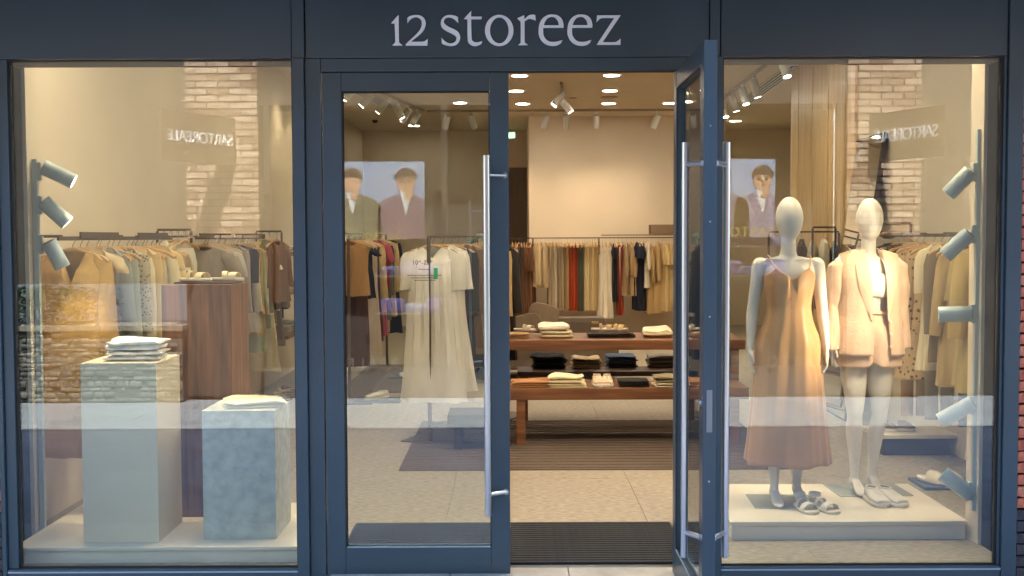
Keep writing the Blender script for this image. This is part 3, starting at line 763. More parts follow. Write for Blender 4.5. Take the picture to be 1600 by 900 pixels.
L2 = [('top', 'mushroom grey', '#8c8272', dict(ln=.62, sl=.20, sw=.085, neck='round', nd=.04), 'short-sleeved tee'),
 ('top', 'light grey', '#a9a598', dict(ln=.65, sl=.22, sw=.085), 'short-sleeved tee'),
 ('top', 'dark taupe', '#5d5348', dict(ln=.7, sl=0), 'sleeveless top'),
 (T_, 'khaki brown', '#7b6a4f', dict(ln=.85), 'trousers'), (T_, 'sand', '#a8977a', dict(ln=.9), 'trousers'), (T_, 'olive beige', '#8a7d61', dict(ln=.9), 'trousers'),
 ('top', 'navy', '#20283c', dict(ln=.62, sl=.3, sw=.09), 'boxy blouse'), (T_, 'navy', '#262e42', dict(ln=1.05), 'trousers'),
 ('top', 'pearl grey', '#b3ab9b', dict(ln=.8, sl=.55), 'sweater'), ('top', 'camel', '#a98a5c', dict(ln=.85, sl=.6), 'sweater'),
 ('dress', 'sage green', '#8d9378', dict(ln=1.0, sl=.5), 'shirt dress'), ('top', 'tan', '#a88f66', dict(ln=.8, sl=.62), 'sweater'),
 ('dress', 'cream tiered', '#c7bb9c', dict(ln=1.25, sl=.2, hemw=.3, amp=.03), 'long dress'), ('dress', 'black', '#1c1a1b', dict(ln=.95, sl=0), 'slip dress'),
 ('top', 'copper brown', '#8d5e3c', dict(ln=.8, sl=.6), 'sweater'), ('top', 'chalk white', '#cdc6b4', dict(ln=.8, sl=.6), 'cotton shirt'),
 ('skirt', 'chocolate', '#5b4231', dict(ln=.9, hemw=.24), 'skirt'), ('coat', 'grey brown', '#6b5d4d', dict(ln=1.05, sl=.6, sw=.07), 'long coat')]
L2 = L2[:6]+[('top', 'dusty grey', '#8f8a80', dict(ln=.8, sl=.55), 'cotton shirt'), (T_, 'bronze brown', '#6f5b40', dict(ln=.95), 'trousers')]+L2[6:12]+[('coat', 'dark beige', '#9a8460', dict(ln=1.0, sl=.6), 'coat'), ('top', 'moss', '#77775a', dict(ln=.8, sl=.6), 'sweater')]+L2[12:]+[('top', 'black', '#1d1b1c', dict(ln=.75, sl=.6), 'sweater')]
rackfill(L2, lambda i: (lrx, 3.72+i*.098, Z_R), 0, 'from the window on the far left wall rail', 'on the far left wall rail')
# rails of the left wall
def wall_rail(label, x, y0, y1, z, wallx, posts=3, plate=None):
    t_ = thing('clothing_rail', label, 'clothing rail', (0, 0, 0))
    MB().bbox(x-.008, x+.008, y0, y1, z-.034, z-.010, .002).build('rail_bar', BRONZE, t_)
    o = t_
    for i in range(posts):
        yy = y0+.06+(y1-y0-.12)*i/max(1, posts-1)
        MB().bbox(min(x, wallx)+.0, max(x, wallx), yy-.009, yy+.009, z-.018, z-.002, .001).build('bracket', BRONZE, t_)
    return t_
wall_rail('bronze clothing rail on the left wall nearest the window', lrx, .70, 2.80, Z_R+.034, XL)
wall_rail('bronze clothing rail farther along the left wall', lrx, 3.45, 5.95, Z_R+.034, XL)
for i, (ya_, yb_) in enumerate(((.98, 1.62), (2.0, 2.65), (3.5, 4.5), (4.7, 5.9))):
    tag(MB().bbox(lrx+.012, lrx+.022, ya_, yb_, Z_R+.012, Z_R+.050, .002).build('rail_plate', BRONZE), ['flat bronze plate over the mustard dress hanger', 'flat bronze plate above the lace garments rail', 'flat bronze plate above the grey tees', 'flat bronze plate above the dark end of the left wall rail'][i], 'rail plate', 'bronze plates over the left wall rails')
def u_frame(label, xa, xb, y, z, depth=.0, floor=False, ldrop=None):
    t_ = thing('garment_frame', label, 'clothing rail', (xa, y, 0))
    wd_ = xb-xa
    MB().bbox(0, wd_, -.009, .009, z-.009, z+.009, .002).build('top_bar', BRONZE, t_)
    for s in (0, wd_):
        z0 = 0 if floor else z-(ldrop or .12)
        MB().bbox(s-.009, s+.009, -.0085, .0085, z0, z-.010, .001).build('upright', BRONZE, t_)
    if floor: MB().bbox(-.02, wd_+.02, -.22, .22, 0, .012, .002).build('foot_plate', BRONZE, t_)
    return t_
def front_rail(xa, xb, y, z, items, label, where, group):
    u_frame(label, xa, xb, y, z, ldrop=.10)
    n = len(items)
    rackfill(items, lambda i: (xa+.05+(xb-xa-.1)*i/max(1, n-1), y, z-.03), R(78), where, group)
a0, z0_ = A(243, 357, 2.9); a1, _ = A(296, 357, 2.9)
front_rail(a0, a1, 2.95, z0_, [('top', 'white', '#cfc8b8', dict(ln=.45, sl=0), 'knitted top'), ('top', 'milk white', '#d6d0c0', dict(ln=.42, sl=0), 'cropped top'), ('top', 'sand', '#c4b08a', dict(ln=.5, sl=.2), 'cropped blouse'), ('skirt', 'off white', '#d2cab8', dict(ln=.5), 'skirt')], 'short raised bronze rail behind the lace garments', 'on the short raised left rail', 'on the short raised left rail')
a0, z0_ = A(397, 360, 5.2); a1, _ = A(437, 360, 5.2)
front_rail(a0, a1, 5.3, z0_, [('top', 'wheat', '#bfa574', dict(ln=.6, sl=.4), 'sweater'), ('top', 'olive', '#6f6a4b', dict(ln=.6, sl=.4), 'sweater'), ('top', 'brown', '#6d4c33', dict(ln=.6, sl=.4), 'sweater')], 'short raised bronze rail at the far left', 'on the farthest short left rail', 'on the farthest short left rail')

# shelves with folded clothes at the far end of the left wall
sh = thing('wall_shelf', 'wall shelves with folded clothes beyond the left rail', 'shelf', (XL, 6.3, 0))
xs0 = XL
for i, pyy in enumerate((393, 452, 517)):
    zz = A(455, pyy, 6.6)[1]
    MB().bbox(.0, .46, -.25, 1.5, zz-.035, zz, .003).build('shelf_board', WALNUT, sh)
    for j in range(4):
        folded(['grey', 'cream', 'taupe', 'white'][j]+' folded knit, '+ORD[j]+' along the '+['upper', 'middle', 'lower'][i]+' left wall shelf', (XL+.25, 6.25+j*.36, zz), .33, .28, .05+.02*((i+j) % 2), ['#8d8a82', '#c5b797', '#7d6f5c', '#cdc8bd'][j], 3, R(90), .7, group='folded knits on the left wall shelves')

# ---------------------------------------------------------------- back rack
YK = YB-.55
xk = lambda px: A(px, 400, YK)[0]
ZK = A(900, 373, YK)[1]
BK = []
def bk(px, *a): BK.append((px, a))
for i, px in enumerate((801, 806)): bk(px, 'dress', 'leopard print', LEO, dict(ln=1.1, sl=.3, wd=.18), 'dress')
bk(811, T_, 'grey blue', '#6d7680', dict(ln=.85), 'trousers'); bk(815, T_, 'slate', '#575b5c', dict(ln=.85), 'trousers')
for i, px in enumerate((819, 823, 827, 831)): bk(px, 'coat', ['dark brown', 'walnut brown', 'chocolate brown', 'umber'][i], ['#5d3f2c', '#6e4b31', '#5a3b28', '#68462f'][i], dict(ln=1.15, sl=.4, sw=.05), 'suede dress')
for i, px in enumerate((838, 845, 852)): bk(px, 'top', ['beige', 'sand', 'light khaki'][i], ['#a8936f', '#b6a17c', '#aa9774'][i], dict(ln=.72, sl=.62, dep=.06), 'trench shirt')
for i, px in enumerate((858, 863, 868, 873, 878, 883, 887)): bk(px, T_, ['taupe', 'greige', 'pale stone', 'ash brown', 'stone', 'mid brown', 'tan'][i], ['#8f7d62', '#9c8c72', '#b3a58b', '#87765f', '#a39377', '#7c6648', '#a0865c'][i], dict(ln=1.02), 'trousers')
for i, px in enumerate((891, 896, 900)): bk(px, T_, ['brick red', 'rust orange', 'deep rust'][i], ['#8e3317', '#a5421c', '#7b2b14'][i], dict(ln=1.04), 'trousers')
for i, px in enumerate((905, 910)): bk(px, T_, ['dark green', 'charcoal green'][i], ['#3f4436', '#46473a'][i], dict(ln=1.05), 'trousers')
for i, px in enumerate((914, 918, 922, 926, 930, 934)): bk(px, T_, ['ecru', 'straw beige', 'cream beige', 'light sand', 'wheat', 'dark sand'][i], ['#b5a37c', '#cbb78a', '#a3906a', '#c0ab7e', '#ab9462', '#93805c'][i], dict(ln=1.04), 'trousers')
for i, px in enumerate((941, 947, 953)): bk(px, 'camisole', ['off-white', 'ivory', 'chalk'][i], ['#cdc3ad', '#d2c8b2', '#c6bca6'][i], dict(ln=1.12, dep=.07), 'dungarees')
bk(960, 'dress', 'black', '#16151a', dict(ln=.95, sl=.2), 'dress')
for i, px in enumerate((966, 972)): bk(px, T_, ['brick', 'rust red'][i], ['#84301b', '#92361d'][i], dict(ln=1.12), 'wide trousers')
for i, px in enumerate((979, 986, 990)): bk(px, 'top', ['taupe', 'mink', 'sandy brown'][i], ['#8d7656', '#947b5a', '#a08560'][i], dict(ln=.85, sl=.5, dep=.06), 'blazer')
for i, px in enumerate((995, 1000, 1005)): bk(px, 'dress', ['navy', 'midnight blue', 'black navy'][i], ['#191d2b', '#1d2233', '#14161f'][i], dict(ln=1.1, sl=.2), 'long dress')
bk(1010, 'top', 'white', '#c9bfa9', dict(ln=.75, sl=.4), 'blouse')
for i, px in enumerate((1018, 1028)): bk(px, 'coat', ['khaki', 'pale khaki'][i], ['#a08558', '#ae9263'][i], dict(ln=1.15, sl=.58, dep=.09, sw=.085), 'trench coat')
for i, px in enumerate((1036, 1041, 1046, 1052, 1058)): bk(px, 'dress', ['sand', 'cream', 'beige', 'ecru', 'light tan'][i], ['#ad9364', '#c4ae80', '#b0986b', '#bca67a', '#a98c5c'][i], dict(ln=1.1, sl=.3), 'linen dress')
its = [b[1] for b in BK]; pxs = [b[0] for b in BK]
rackfill(its, lambda i: (xk(pxs[i]), YK, ZK-.012), R(84), 'from the left on the long back rack', 'on the long back rack')
brk = thing('clothing_rack', 'long bronze clothing rack standing before the rear wall', 'clothing rack', (xk(797)-.6, YK, 0))
ox = xk(797)-.6
MB().bbox(0, xk(1065)-ox, -.010, .010, ZK+.0, ZK+.018, .002).build('top_bar', BRONZE, brk)
for px in (780, 833, 936, 1062): MB().bbox(xk(px)-ox-.011, xk(px)-ox+.011, -.009, .009, .0, ZK-.002, .002).build('upright', BRONZE, brk)
MB().bbox(xk(940)-ox, xk(1062)-ox, .045, .060, ZK+.045, ZK+.06, .002).build('upper_bar', BRONZE, brk)
MB().bbox(0, xk(1065)-ox, -.25, .25, .0, .03, .003).build('base_board', WALNUT, brk)
tag(MB().bbox(xk(1016), xk(1062), YK-.1, YK+.2, ZK+.064, ZK+.22, .01).build('storage_box', mat('box_brown', '#7a644b', rough=.8)), 'brown storage box lying on the right end of the back rack', 'box')

# ---------------------------------------------------------------- centre racks seen through the closed door
def stand_rack(label, x, y0, y1, z, where, group, items, rz=0, foot=True, step=None, dx=0):
    t_ = thing('clothing_rack', label, 'clothing rack', (x, y0, 0), (0, 0, -math.atan2(dx, y1-y0)))
    MB().bbox(-.009, .009, 0, y1-y0, z, z+.016, .002).build('top_bar', BRONZE, t_)
    for yy in (0, y1-y0-.016): MB().bbox(-.015, .015, yy, yy+.018, .012, z-.001, .002).build('upright', BRONZE, t_)
    MB().bbox(-.24, .24, -.05, y1-y0+.05, 0, .011, .002).build('base_plate', BRONZE, t_)
    n = len(items); st = step or (y1-y0-.2)/max(1, n)
    rackfill(items, lambda i: (x+dx*(.10+i*st)/(y1-y0), y0+.10+i*st, z-.012), rz-math.atan2(dx, y1-y0)*.5, where, group)
rbx, rbz = A(670, 371, 3.6)
rb_items = [('dress', 'cream button-front', '#d6d0c6', dict(ln=1.28, wd=.20, hemw=.29, sl=.30, sw=.085, dep=.10, amp=.07, k=16, neck='v', nd=.1), 'maxi dress'),
 ('dress', 'ivory', '#dad4ca', dict(ln=1.24, wd=.2, hemw=.29, sl=.32, sw=.085, dep=.10, amp=.07, k=16), 'maxi dress'),
 ('dress', 'black', '#1b1a1a', dict(ln=1.1, sl=.5), 'long dress'), ('top', 'brown', '#6b4f36', dict(ln=.9, sl=.55), 'long shirt'),
 ('dress', 'tan', '#a58a61', dict(ln=.95, sl=.45), 'shirt dress'), ('dress', 'dark navy', '#1c2030', dict(ln=1.2, sl=.3), 'long dress'),
 ('top', 'wheat', '#b79d6f', dict(ln=.8, sl=.6), 'cardigan'), ('top', 'straw', '#c2aa7b', dict(ln=.85, sl=.6), 'cardigan'), ('coat', 'charcoal', '#38342f', dict(ln=1.1, sl=.6), 'long coat')]
stand_rack('bronze clothing rack with the cream maxi dresses behind the closed door', rbx, 3.55, 5.2, rbz, 'from the front of the rack behind the closed door', 'on the rack with the maxi dresses', rb_items, dx=.62)
rax, raz = A(557, 366, 6.3)
ra_items = [('top', 'tan', '#a97f52', dict(ln=.55, sl=0), 'sleeveless top'), ('camisole', 'dark brown', '#4a2c21', dict(ln=1.2, hemw=.22), 'slip dress'),
 ('top', 'ink blue', '#1b2030', dict(ln=.6, sl=.1), 'silk top'), ('dress', 'blush white', '#c9b5a4', dict(ln=1.25, sl=0), 'long dress'), ('dress', 'dark plum', '#3b2530', dict(ln=1.1, sl=0), 'slip dress'),
 ('top', 'wheat', '#b99e6f', dict(ln=.8, sl=.6), 'long-sleeved blouse'), ('dress', 'raspberry pink', '#a04a58', dict(ln=1.1, sl=.2), 'long dress'), ('top', 'crimson', '#8a3a40', dict(ln=.8, sl=.5), 'blouse'),
 ('coat', 'grey green', '#5d6258', dict(ln=.95, sl=.6), 'coat'), ('top', 'charcoal', '#3a3c3c', dict(ln=.8, sl=.55), 'sweater'), (T_, 'denim blue', '#35415c', dict(ln=1.1), 'trousers'),
 ('top', 'straw', '#bfa474', dict(ln=.95, sl=.6), 'cardigan'), (T_, 'sand', '#a98f63', dict(ln=1.1), 'trousers'), ('dress', 'dark navy', '#1d2130', dict(ln=1.2, sl=.4), 'long dress')]
stand_rack('bronze clothing rack with pink and brown garments at the left of the shop', rax, 5.7, 9.1, raz, 'from the front of the rack with pink garments', 'on the rack with pink garments', ra_items)

# racks on the right, behind the mannequins
RRX = 3.08
def rpos(i): return (RRX-.0, 1.35+i*.155, Z_R)
RI = [('dress', 'straw yellow', '#b7a06b', dict(ln=1.45, sl=.6, dep=.06), 'long dress'), ('coat', 'light khaki', '#a8925f', dict(ln=.95, sl=.55, sw=.08, dep=.08), 'linen jacket'),
 ('top', 'khaki', '#a08a5b', dict(ln=.9, sl=.3, sw=.09, dep=.08), 'shirt'), (T_, 'navy', '#232c3c', dict(ln=1.15), 'trousers'),
 ('top', 'sand', '#a58c61', dict(ln=.95, sl=.55, dep=.07), 'blouse'), ('coat', 'mud brown', '#6f5f4b', dict(ln=.8, sl=.55), 'jacket'), ('top', 'ivory', '#cdbf9f', dict(ln=.9, sl=.3), 'blouse'),
 (T_, 'taupe', '#7b6c58', dict(ln=1.2), 'trousers'), ('dress', 'beige floral', FLO, dict(ln=1.0, sl=.55, dep=.07), 'blouse'), ('dress', 'floral tan', FLO, dict(ln=1.0, sl=.5, dep=.07), 'shirt'),
 (T_, 'camel', '#a5865a', dict(ln=1.25), 'trousers'), ('coat', 'checked brown', CHK, dict(ln=.9, sl=.6), 'blazer'), ('coat', 'dark checked', CHK, dict(ln=.95, sl=.6), 'blazer'), ('top', 'black', '#27221f', dict(ln=.8, sl=.6), 'sweater')]
rackfill(RI, rpos, R(0), 'from the window on the right wall rail', 'on the right wall rail')
wall_rail('bronze clothing rail on the right wall', RRX, 1.15, 3.65, Z_R+.034, XR)
a0, z0_ = A(1405, 352, 3.3); a1, _ = A(1455, 352, 3.3)
u_frame('short raised bronze frame above the beige tee on the right', a0, a1, 3.75, z0_+.01, ldrop=.12)
tee = garment('top', ln=.62, sl=.22, sw=.085, seed=5).build('tee', fab('#a39884'), None, (a0+.06, 3.75, z0_-.02))
tag(tee, 'beige tee hanging face-on at the far end of the right wall rail', 'tee'); hanger((a0+.06, 3.74, z0_-.02), 0, 'single wooden hanger holding the beige tee face-on', 'hanger of the beige tee')
a0, z0_ = A(1270, 357, 5.6); a1, _ = A(1306, 357, 5.6)
u_frame('upright bronze frame between the two mannequins', a0, a1, 5.6, z0_, floor=True)
mi = [('top', 'off-white', '#c5baa4', dict(ln=.7, sl=.4), 'shirt'), ('top', 'chalk', '#cfc6b2', dict(ln=.7, sl=.4), 'shirt'), ('top', 'black', '#221e1f', dict(ln=.75, sl=.4), 'shirt'), ('dress', 'pale grey', '#b5ac9b', dict(ln=1.1, sl=.3), 'dress')]
x_a, z_a = A(1232, 364, 5.9); x_b, _ = A(1311, 364, 5.9)
u_frame('low bronze frame with shirts between the two mannequins', x_a-.2, x_b, 5.9, z_a, floor=True)
rackfill([('top', 'copper', '#96643c', dict(ln=.6, sl=.3), 'blouse'), ('top', 'dark brown', '#4d3524', dict(ln=.6, sl=.3), 'blouse')]+mi, lambda i: (x_a+.02+i*.115, 5.9, z_a-.022), R(76), 'from the left on the frame between the mannequins', 'on the frame between the mannequins')

# leaning mirror on the right
hm = A(1376, 208, 4.5)[1]
mr = thing('leaning_mirror', 'tall dark-edged mirror leaning on the right wall behind the blazer mannequin', 'mirror', (XR-.38, 4.52, .0), (0, R(7.2), 0))
MB().bbox(-.0, .045, 0, .80, 0, hm/cos(R(7.2)), .004).build('frame', mat('mirror_frame', '#241d1a', rough=.5), mr)
MB().box(-.004, -.001, .02, .78, .02, hm/cos(R(7.2))-.02).build('mirror_glass', mat('mirror', (.8, .78, .74), rough=.03, metal=1), mr)

# low shelf and shoes at the right, floor level
lx0 = A(1352, 690, 3.2)[0]
lb = thing('shoe_bench', 'low pale wooden shoe shelf on the floor behind the blazer mannequin', 'shelf', (lx0, 2.9, 0))
MB().bbox(0, .62, 0, .42, .135, .165, .003).build('shelf_board', PLAT, lb); MB().bbox(.05, .57, .04, .38, 0, .134, .003).build('base', DARKM, lb)
bb = thing('display_board', 'flat blue-grey board on the floor under the pale clogs', 'board', (A(1432, 712, 1.9)[0], 1.75, 0))
MB().bbox(0, .5, 0, .32, 0, .02, .003).build('board', mat('board_blue', '#4e5a6b', rough=.6), bb)
def clog(label, loc, rz, col='#cfc4ad', group='clogs'):
    t_ = thing('clog', label, 'shoe', loc, (0, 0, rz), group); L, Wd = .25, .1; ts = [.01+.98*i/13 for i in range(14)]
    MB().rings([[(sole_outline(L, Wd, t)*math.copysign(abs(cos(2*pi*j/14))**.5, cos(2*pi*j/14)), L/2-L*t, .016+.016*math.copysign(abs(sin(2*pi*j/14))**.5, sin(2*pi*j/14))) for j in range(14)] for t in ts], True, (True, True)).build('sole', SOLEM, t_)
    MB().rings([[((sole_outline(L, Wd, t)-.002)*cos(pi*j/10), L/2-L*t, .03+(.055 if t < .7 else .055*(1-(t-.7)/.34))*sin(pi*j/10)) for j in range(11)] for t in ts[6:]], False).build('upper', fab(col), t_)
    return t_
for i, px in enumerate((1455, 1480)): clog(['left', 'right'][i]+' pale clog on the blue-grey board at the lower right', (A(px, 712, 1.9)[0], 1.9, .021), R(25), group='pale clogs on the blue board')
for i, px in enumerate((1375, 1402)): clog(['left', 'right'][i]+' brown slipper on the low shoe shelf', (A(px, 690, 3.1)[0], 3.08, .166), R(70), '#6a5644', group='brown slippers on the shoe shelf')
# shoes on the floor seen through the closed door
for k_, yy in ((0, 5.95), (1, 7.85)):
    fb = thing('display_board', ['flat dark board under the nearer pale sneaker', 'flat dark board under the farther pale sneaker'][k_], 'board', (A(552, 560, 6.0)[0]+.25+k_*.15, yy-.05, 0)); MB().bbox(-.22, .25, -.16, .16, .0, .02, .003).build('board', mat('board_dark', '#3c4450', rough=.7), fb)
for i in range(2): sneaker(['pale sneaker nearest the window under the rack with pink garments', 'pale sneaker farther back under the rack with pink garments'][i], (A(552, 560, 6.0)[0]+.25+i*.15, 5.9+i*1.9, .021), R(-60), group='sneakers under the rack with pink garments')

# ---------------------------------------------------------------- tables, rug, goods
RUG = mat('rug_taupe', '#5f5146', rough=.95, var=.18, vscale=40, stretch=(.3, 6, 1), bump=.5, bscale=150)
rg = MB(); ryA, ryB = D(733, .01), D(657, .01)
nrow = 40
for i in range(nrow):
    y0 = ryA+(ryB-ryA)*i/nrow; rg.box(A(622, 733, ryA)[0], 2.05, y0, y0+(ryB-ryA)/nrow-.004, 0, .008+.003*(i % 2))
tag(rg.build('rug', RUG), 'flat woven taupe rug under the wooden tables', 'rug')
tag(MB().bbox(A(548, 612, 5.2)[0], A(648, 612, 5.2)[0]+.2, D(613, 0), D(573, 0), 0, .012, .003).build('rug', mat('rug_grey', '#554b45', rough=.95, var=.12, vscale=40)), 'small plain dark rug beyond the maxi dresses', 'rug')
tl_y = D(607, .47); tl_z = A(900, 607, tl_y)[1]
def table(label, x0, x1, y0, y1, z, th_, legs, slant=.05, wm=WALNUT, lm=None, inset=.06):
    t_ = thing('wooden_table', label, 'table', ((x0+x1)/2, (y0+y1)/2, 0)); hw, hd = (x1-x0)/2, (y1-y0)/2
    MB().bbox(-hw, hw, -hd, hd, z-th_, z, .006).build('tabletop', wm, t_)
    for sx_ in (-1, 1):
        for sy_ in (-1, 1):
            xa_, ya_ = sx_*(hw-inset), sy_*(hd-.05); xb_, yb_ = xa_+sx_*0-slant*sx_, ya_
            w_ = .035; zt__ = z-th_-.001
            vs = [(xa_+dx*w_+(slant*sx_ if zz == 0 else 0)-slant*sx_, yb_+dy*w_, zz) for zz in (0.0105, zt__) for dy in (-1, 1) for dx in (-1, 1)]
            MB().add([(v[0], v[1], v[2]) for v in vs], [(0, 2, 3, 1), (4, 5, 7, 6), (0, 1, 5, 4), (2, 6, 7, 3), (0, 4, 6, 2), (1, 3, 7, 5)]).build('leg', lm or WALNUT, t_)
    return t_
tx_l = A(792, 607, tl_y)[0]; tx_r = A(1170, 607, tl_y)[0]
table('low front walnut table with folded clothes and beige sneakers', tx_l, tx_r, tl_y, tl_y+.46, tl_z, .095, 4)
up_y = D(532, .80); up_z = .80
ux_l = A(770, 532, up_y)[0]; ux_r = A(1165, 532, up_y)[0]
table('higher walnut table behind the low one with white stacks', ux_l, ux_r, up_y, up_y+.75, up_z, .085, 4, .03)
md_y = D(581, .46); md_z = .46
table('dark low table between the two walnut tables', A(808, 581, md_y)[0], ux_r-.2, md_y, md_y+.42, md_z, .045, 4, .0, wood('dark_walnut', '#3c2216', '#52301e', 'x'))
def on(px, py_base, z, dy=.0):
    y = D(py_base, z); return (A(px, py_base, y)[0], y+dy, z)
tb = [ # label, px, base row, z, w, d, h, colour, layers, mess
 ('tan folded trousers at the left end of the low front table', 830, 606, tl_z, .33, .26, .05, '#b07c4d', 3, .8),
 ('lower cream folded knit on the low front table', 886, 607, tl_z, .31, .25, .035, '#d9cba2', 2, .4),
 ('upper cream folded knit on the low front table', 884, 607, tl_z+.037, .28, .23, .06, '#dccfa8', 2, 1.4),
 ('black folded trousers on the low front table', 992, 606, tl_z, .25, .24, .055, '#171615', 3, .3),
 ('lower pale stack piece at the right end of the low front table', 1046, 607, tl_z, .22, .24, .04, '#d3c6a3', 2, .4),
 ('khaki folded knit at the right end of the low front table', 1046, 607, tl_z+.042, .22, .24, .05, '#8f8666', 2, .9),
 ('rust folded shirt at the far right of the low front table', 1092, 606, tl_z, .25, .25, .06, '#a06a3e', 3, .6),
 ('black folded sweater on the dark middle table', 858, 577, md_z, .31, .26, .13, '#111012', 3, 1.5),
 ('cream and brown folded trousers on the dark middle table', 917, 577, md_z, .27, .24, .10, '#c3b391', 4, 1.4),
 ('blue folded jeans on the dark middle table', 971, 576, md_z, .28, .24, .12, '#44566e', 4, 1.2),
 ('grey folded knit on the dark middle table', 1036, 576, md_z, .27, .24, .12, '#8d8b85', 3, 1.5),
 ('tan folded scarf at the left edge of the high table', 811, 529, up_z, .18, .25, .04, '#a8845c', 3, .5),
 ('lower cream folded jumper on the high table', 869, 529, up_z, .29, .26, .035, '#cfc29e', 1, .3),
 ('middle cream folded jumper on the high table', 869, 529, up_z+.036, .28, .26, .03, '#d6caa8', 1, .4),
 ('top cream folded jumper on the high table', 867, 529, up_z+.067, .27, .25, .055, '#e4ddc9', 1, .9),
 ('flat dark brown folded trousers on the high table', 956, 529, up_z, .42, .24, .04, '#2f221b', 3, .7),
 ('cream crumpled blouse at the right of the high table', 1030, 529, up_z, .26, .27, .075, '#e0d2b0', 1, 2.2)]
for (lab, px, pb, z, wd_, dp_, h_, c_, ly_, ms) in tb:
    zb_ = {True: tl_z}.get(abs(z-tl_z) < .1, md_z if abs(z-md_z) < .06 and 'middle' in lab and 'dark' in lab else up_z)
    zb_ = tl_z if 'front table' in lab else (md_z if 'dark middle' in lab else up_z)
    p = on(px, pb, zb_, dp_/2-.0)
    folded(lab, (p[0], p[1], z), wd_, dp_, h_, c_, ly_, R(rnd.uniform(-4, 4)), ms)
for i, px in enumerate((936, 950)):
    p = on(px, 606, tl_z); sneaker(['left', 'right'][i]+' beige sneaker of the pair on the low front table', (p[0], p[1]+.135, tl_z), R(4-8*i), mat('sneaker_beige', '#cbb491', rough=.6), 'beige sneakers on the low table')
p = on(820, 526, up_z); sandal('pale sandal at the left end of the high table', (p[0], p[1]+.15, up_z+.041), R(60), '#c9bda3', False, 'sandals on the high table', .9)
p = on(945, 526, up_z); sandal('gold strappy sandal lying on the dark trousers', (p[0], p[1]+.16, up_z+.042), R(75), '#b99a63', True, 'sandals on the high table', .9)
p = on(965, 526, up_z); sandal('flat gold sandal right of the strappy one on the high table', (p[0], p[1]+.16, up_z+.042), R(65), '#c2a56c', False, 'sandals on the high table', .9)
# dark low bench behind the closed door
bnx0, bnx1 = A(700, 645, 3.3)[0], A(792, 645, 3.3)[0]
bz = .29
bn = thing('low_bench', 'low dark wooden bench on the rug behind the closed door', 'bench', ((bnx0+bnx1)/2, 3.35, 0))
hw = (bnx1-bnx0)/2
MB().bbox(-hw, hw, -.2, .2, bz-.1, bz, .005).build('seat', mat('bench_dark', '#2b2320', rough=.5), bn)
for sx_ in (-1, 1):
    for sy_ in (-1, 1): MB().bbox(sx_*(hw-.08)-.03, sx_*(hw-.08)+.03, sy_*.14-.03, sy_*.14+.03, .0115, bz-.101, .003).build('leg', MATS['bench_dark'], bn)
# sofa behind the tables
sfx0, sfz = A(800, 478, 7.6); sfx1 = A(940, 478, 7.6)[0]
sofa = thing('sofa', 'dark grey sofa with a taupe cushion behind the high table', 'sofa', ((sfx0+sfx1)/2-.3, 7.9, 0))
SOF = fab('#6e6255'); h_ = (sfx1-sfx0)/2+.4
MB().bbox(-h_, h_, -.4, .4, .12, .44, .05).build('seat', SOF, sofa); MB().bbox(-h_, h_, .25, .45, .445, .70, .06).build('backrest', SOF, sofa)
for s in (-1, 1): MB().bbox(s*h_-.1, s*h_+.1, -.4, .4, .1, .60, .05).build('armrest', SOF, sofa)
for s in (-1, 1): MB().bbox(s*(h_-.1)-.03, s*(h_-.1)+.03, -.3, .3, 0, .12, .01).build('leg', DARKM, sofa)
def cushion(label, loc, w_, h__, col, rot):
    rings = []
    for i in range(9):
        u = -1+2*i/8; e_ = (1-abs(u)**3)**.5
        rings.append([(w_/2*cos(a)*(.35+.65*min(1, e_*1.25)) if False else w_/2*math.copysign(abs(cos(a))**.45, cos(a))*(.9+.1*e_), u*.07*(1 if True else 1)*max(0, 1), h__/2*math.copysign(abs(sin(a))**.45, sin(a))*(.9+.1*e_)) for a in [2*pi*j/28 for j in range(28)]])
    return tag(MB().rings(rings, True, (True, True)).build('cushion', fab(col), None, loc, rot), label, 'cushion')
cx_, cz_ = A(848, 497, 7.5)
cushion('taupe cushion standing upright on the sofa', (cx_, 7.62, cz_-.02), .36, .36, '#7a6a58', (R(-12), R(14), 0))
cx_, cz_ = A(818, 508, 7.4)
cushion('darker taupe cushion lying lower on the sofa', (cx_, 7.5, cz_-.02), .42, .26, '#6c5e4e', (R(-12), R(-14), 0))

# potted plants
LEAFM = mat('leaf_green', (.045, .085, .035), rough=.4, var=.3, vscale=4)
lfm = MB(); lr = []
for i in range(7):
    t = i/6; wv = .055*sin(pi*t**.8)+.002; z = -.10*t*t*1.2+.05*t; lr.append([(-wv, .20*t, z+.012), (0, .20*t, z), (wv, .20*t, z+.012)])
lfm.rings(lr, False); LM = lfm.mesh('leaf', LEAFM)
def plant(label, x, y, z0, h, n, seed, spread=.2):
    q = random.Random(seed); t_ = thing('potted_plant', label, 'plant', (x, y, z0))
    MB().lathe([(.12, 0), (.16, .28), (.165, .30), (.145, .30), (.14, .27)], 20).build('pot', mat('pot_grey', '#7d766a', rough=.8), t_)
    MB().tube([(0, 0, .25), (.02, .01, h*.5), (-.01, 0, h*.95)], [.014, .011, .006], 8).build('stem', mat('stem_brown', '#5a4a33', rough=.8), t_)
    for i in range(n):
        a = q.random()*2*pi; zz = .35+(h-.35)*((i+.5)/n)
        inst(LM, 'leaf', t_, (.03*cos(a), .03*sin(a), zz), (R(q.uniform(-25, 35)), R(q.uniform(-20, 20)), a), [q.uniform(.8, 1.35)*spread/.2]*3)
    return t_
px_, _ = A(1090, 430, 7.2); plant('leafy potted plant glimpsed through the open door leaf', px_, 7.2, 0, 1.72, 40, 3)
px_, _ = A(748, 385, 7.4); plant('dark leafy plant behind the rack with maxi dresses', px_, 7.4, 0, 1.75, 36, 8)

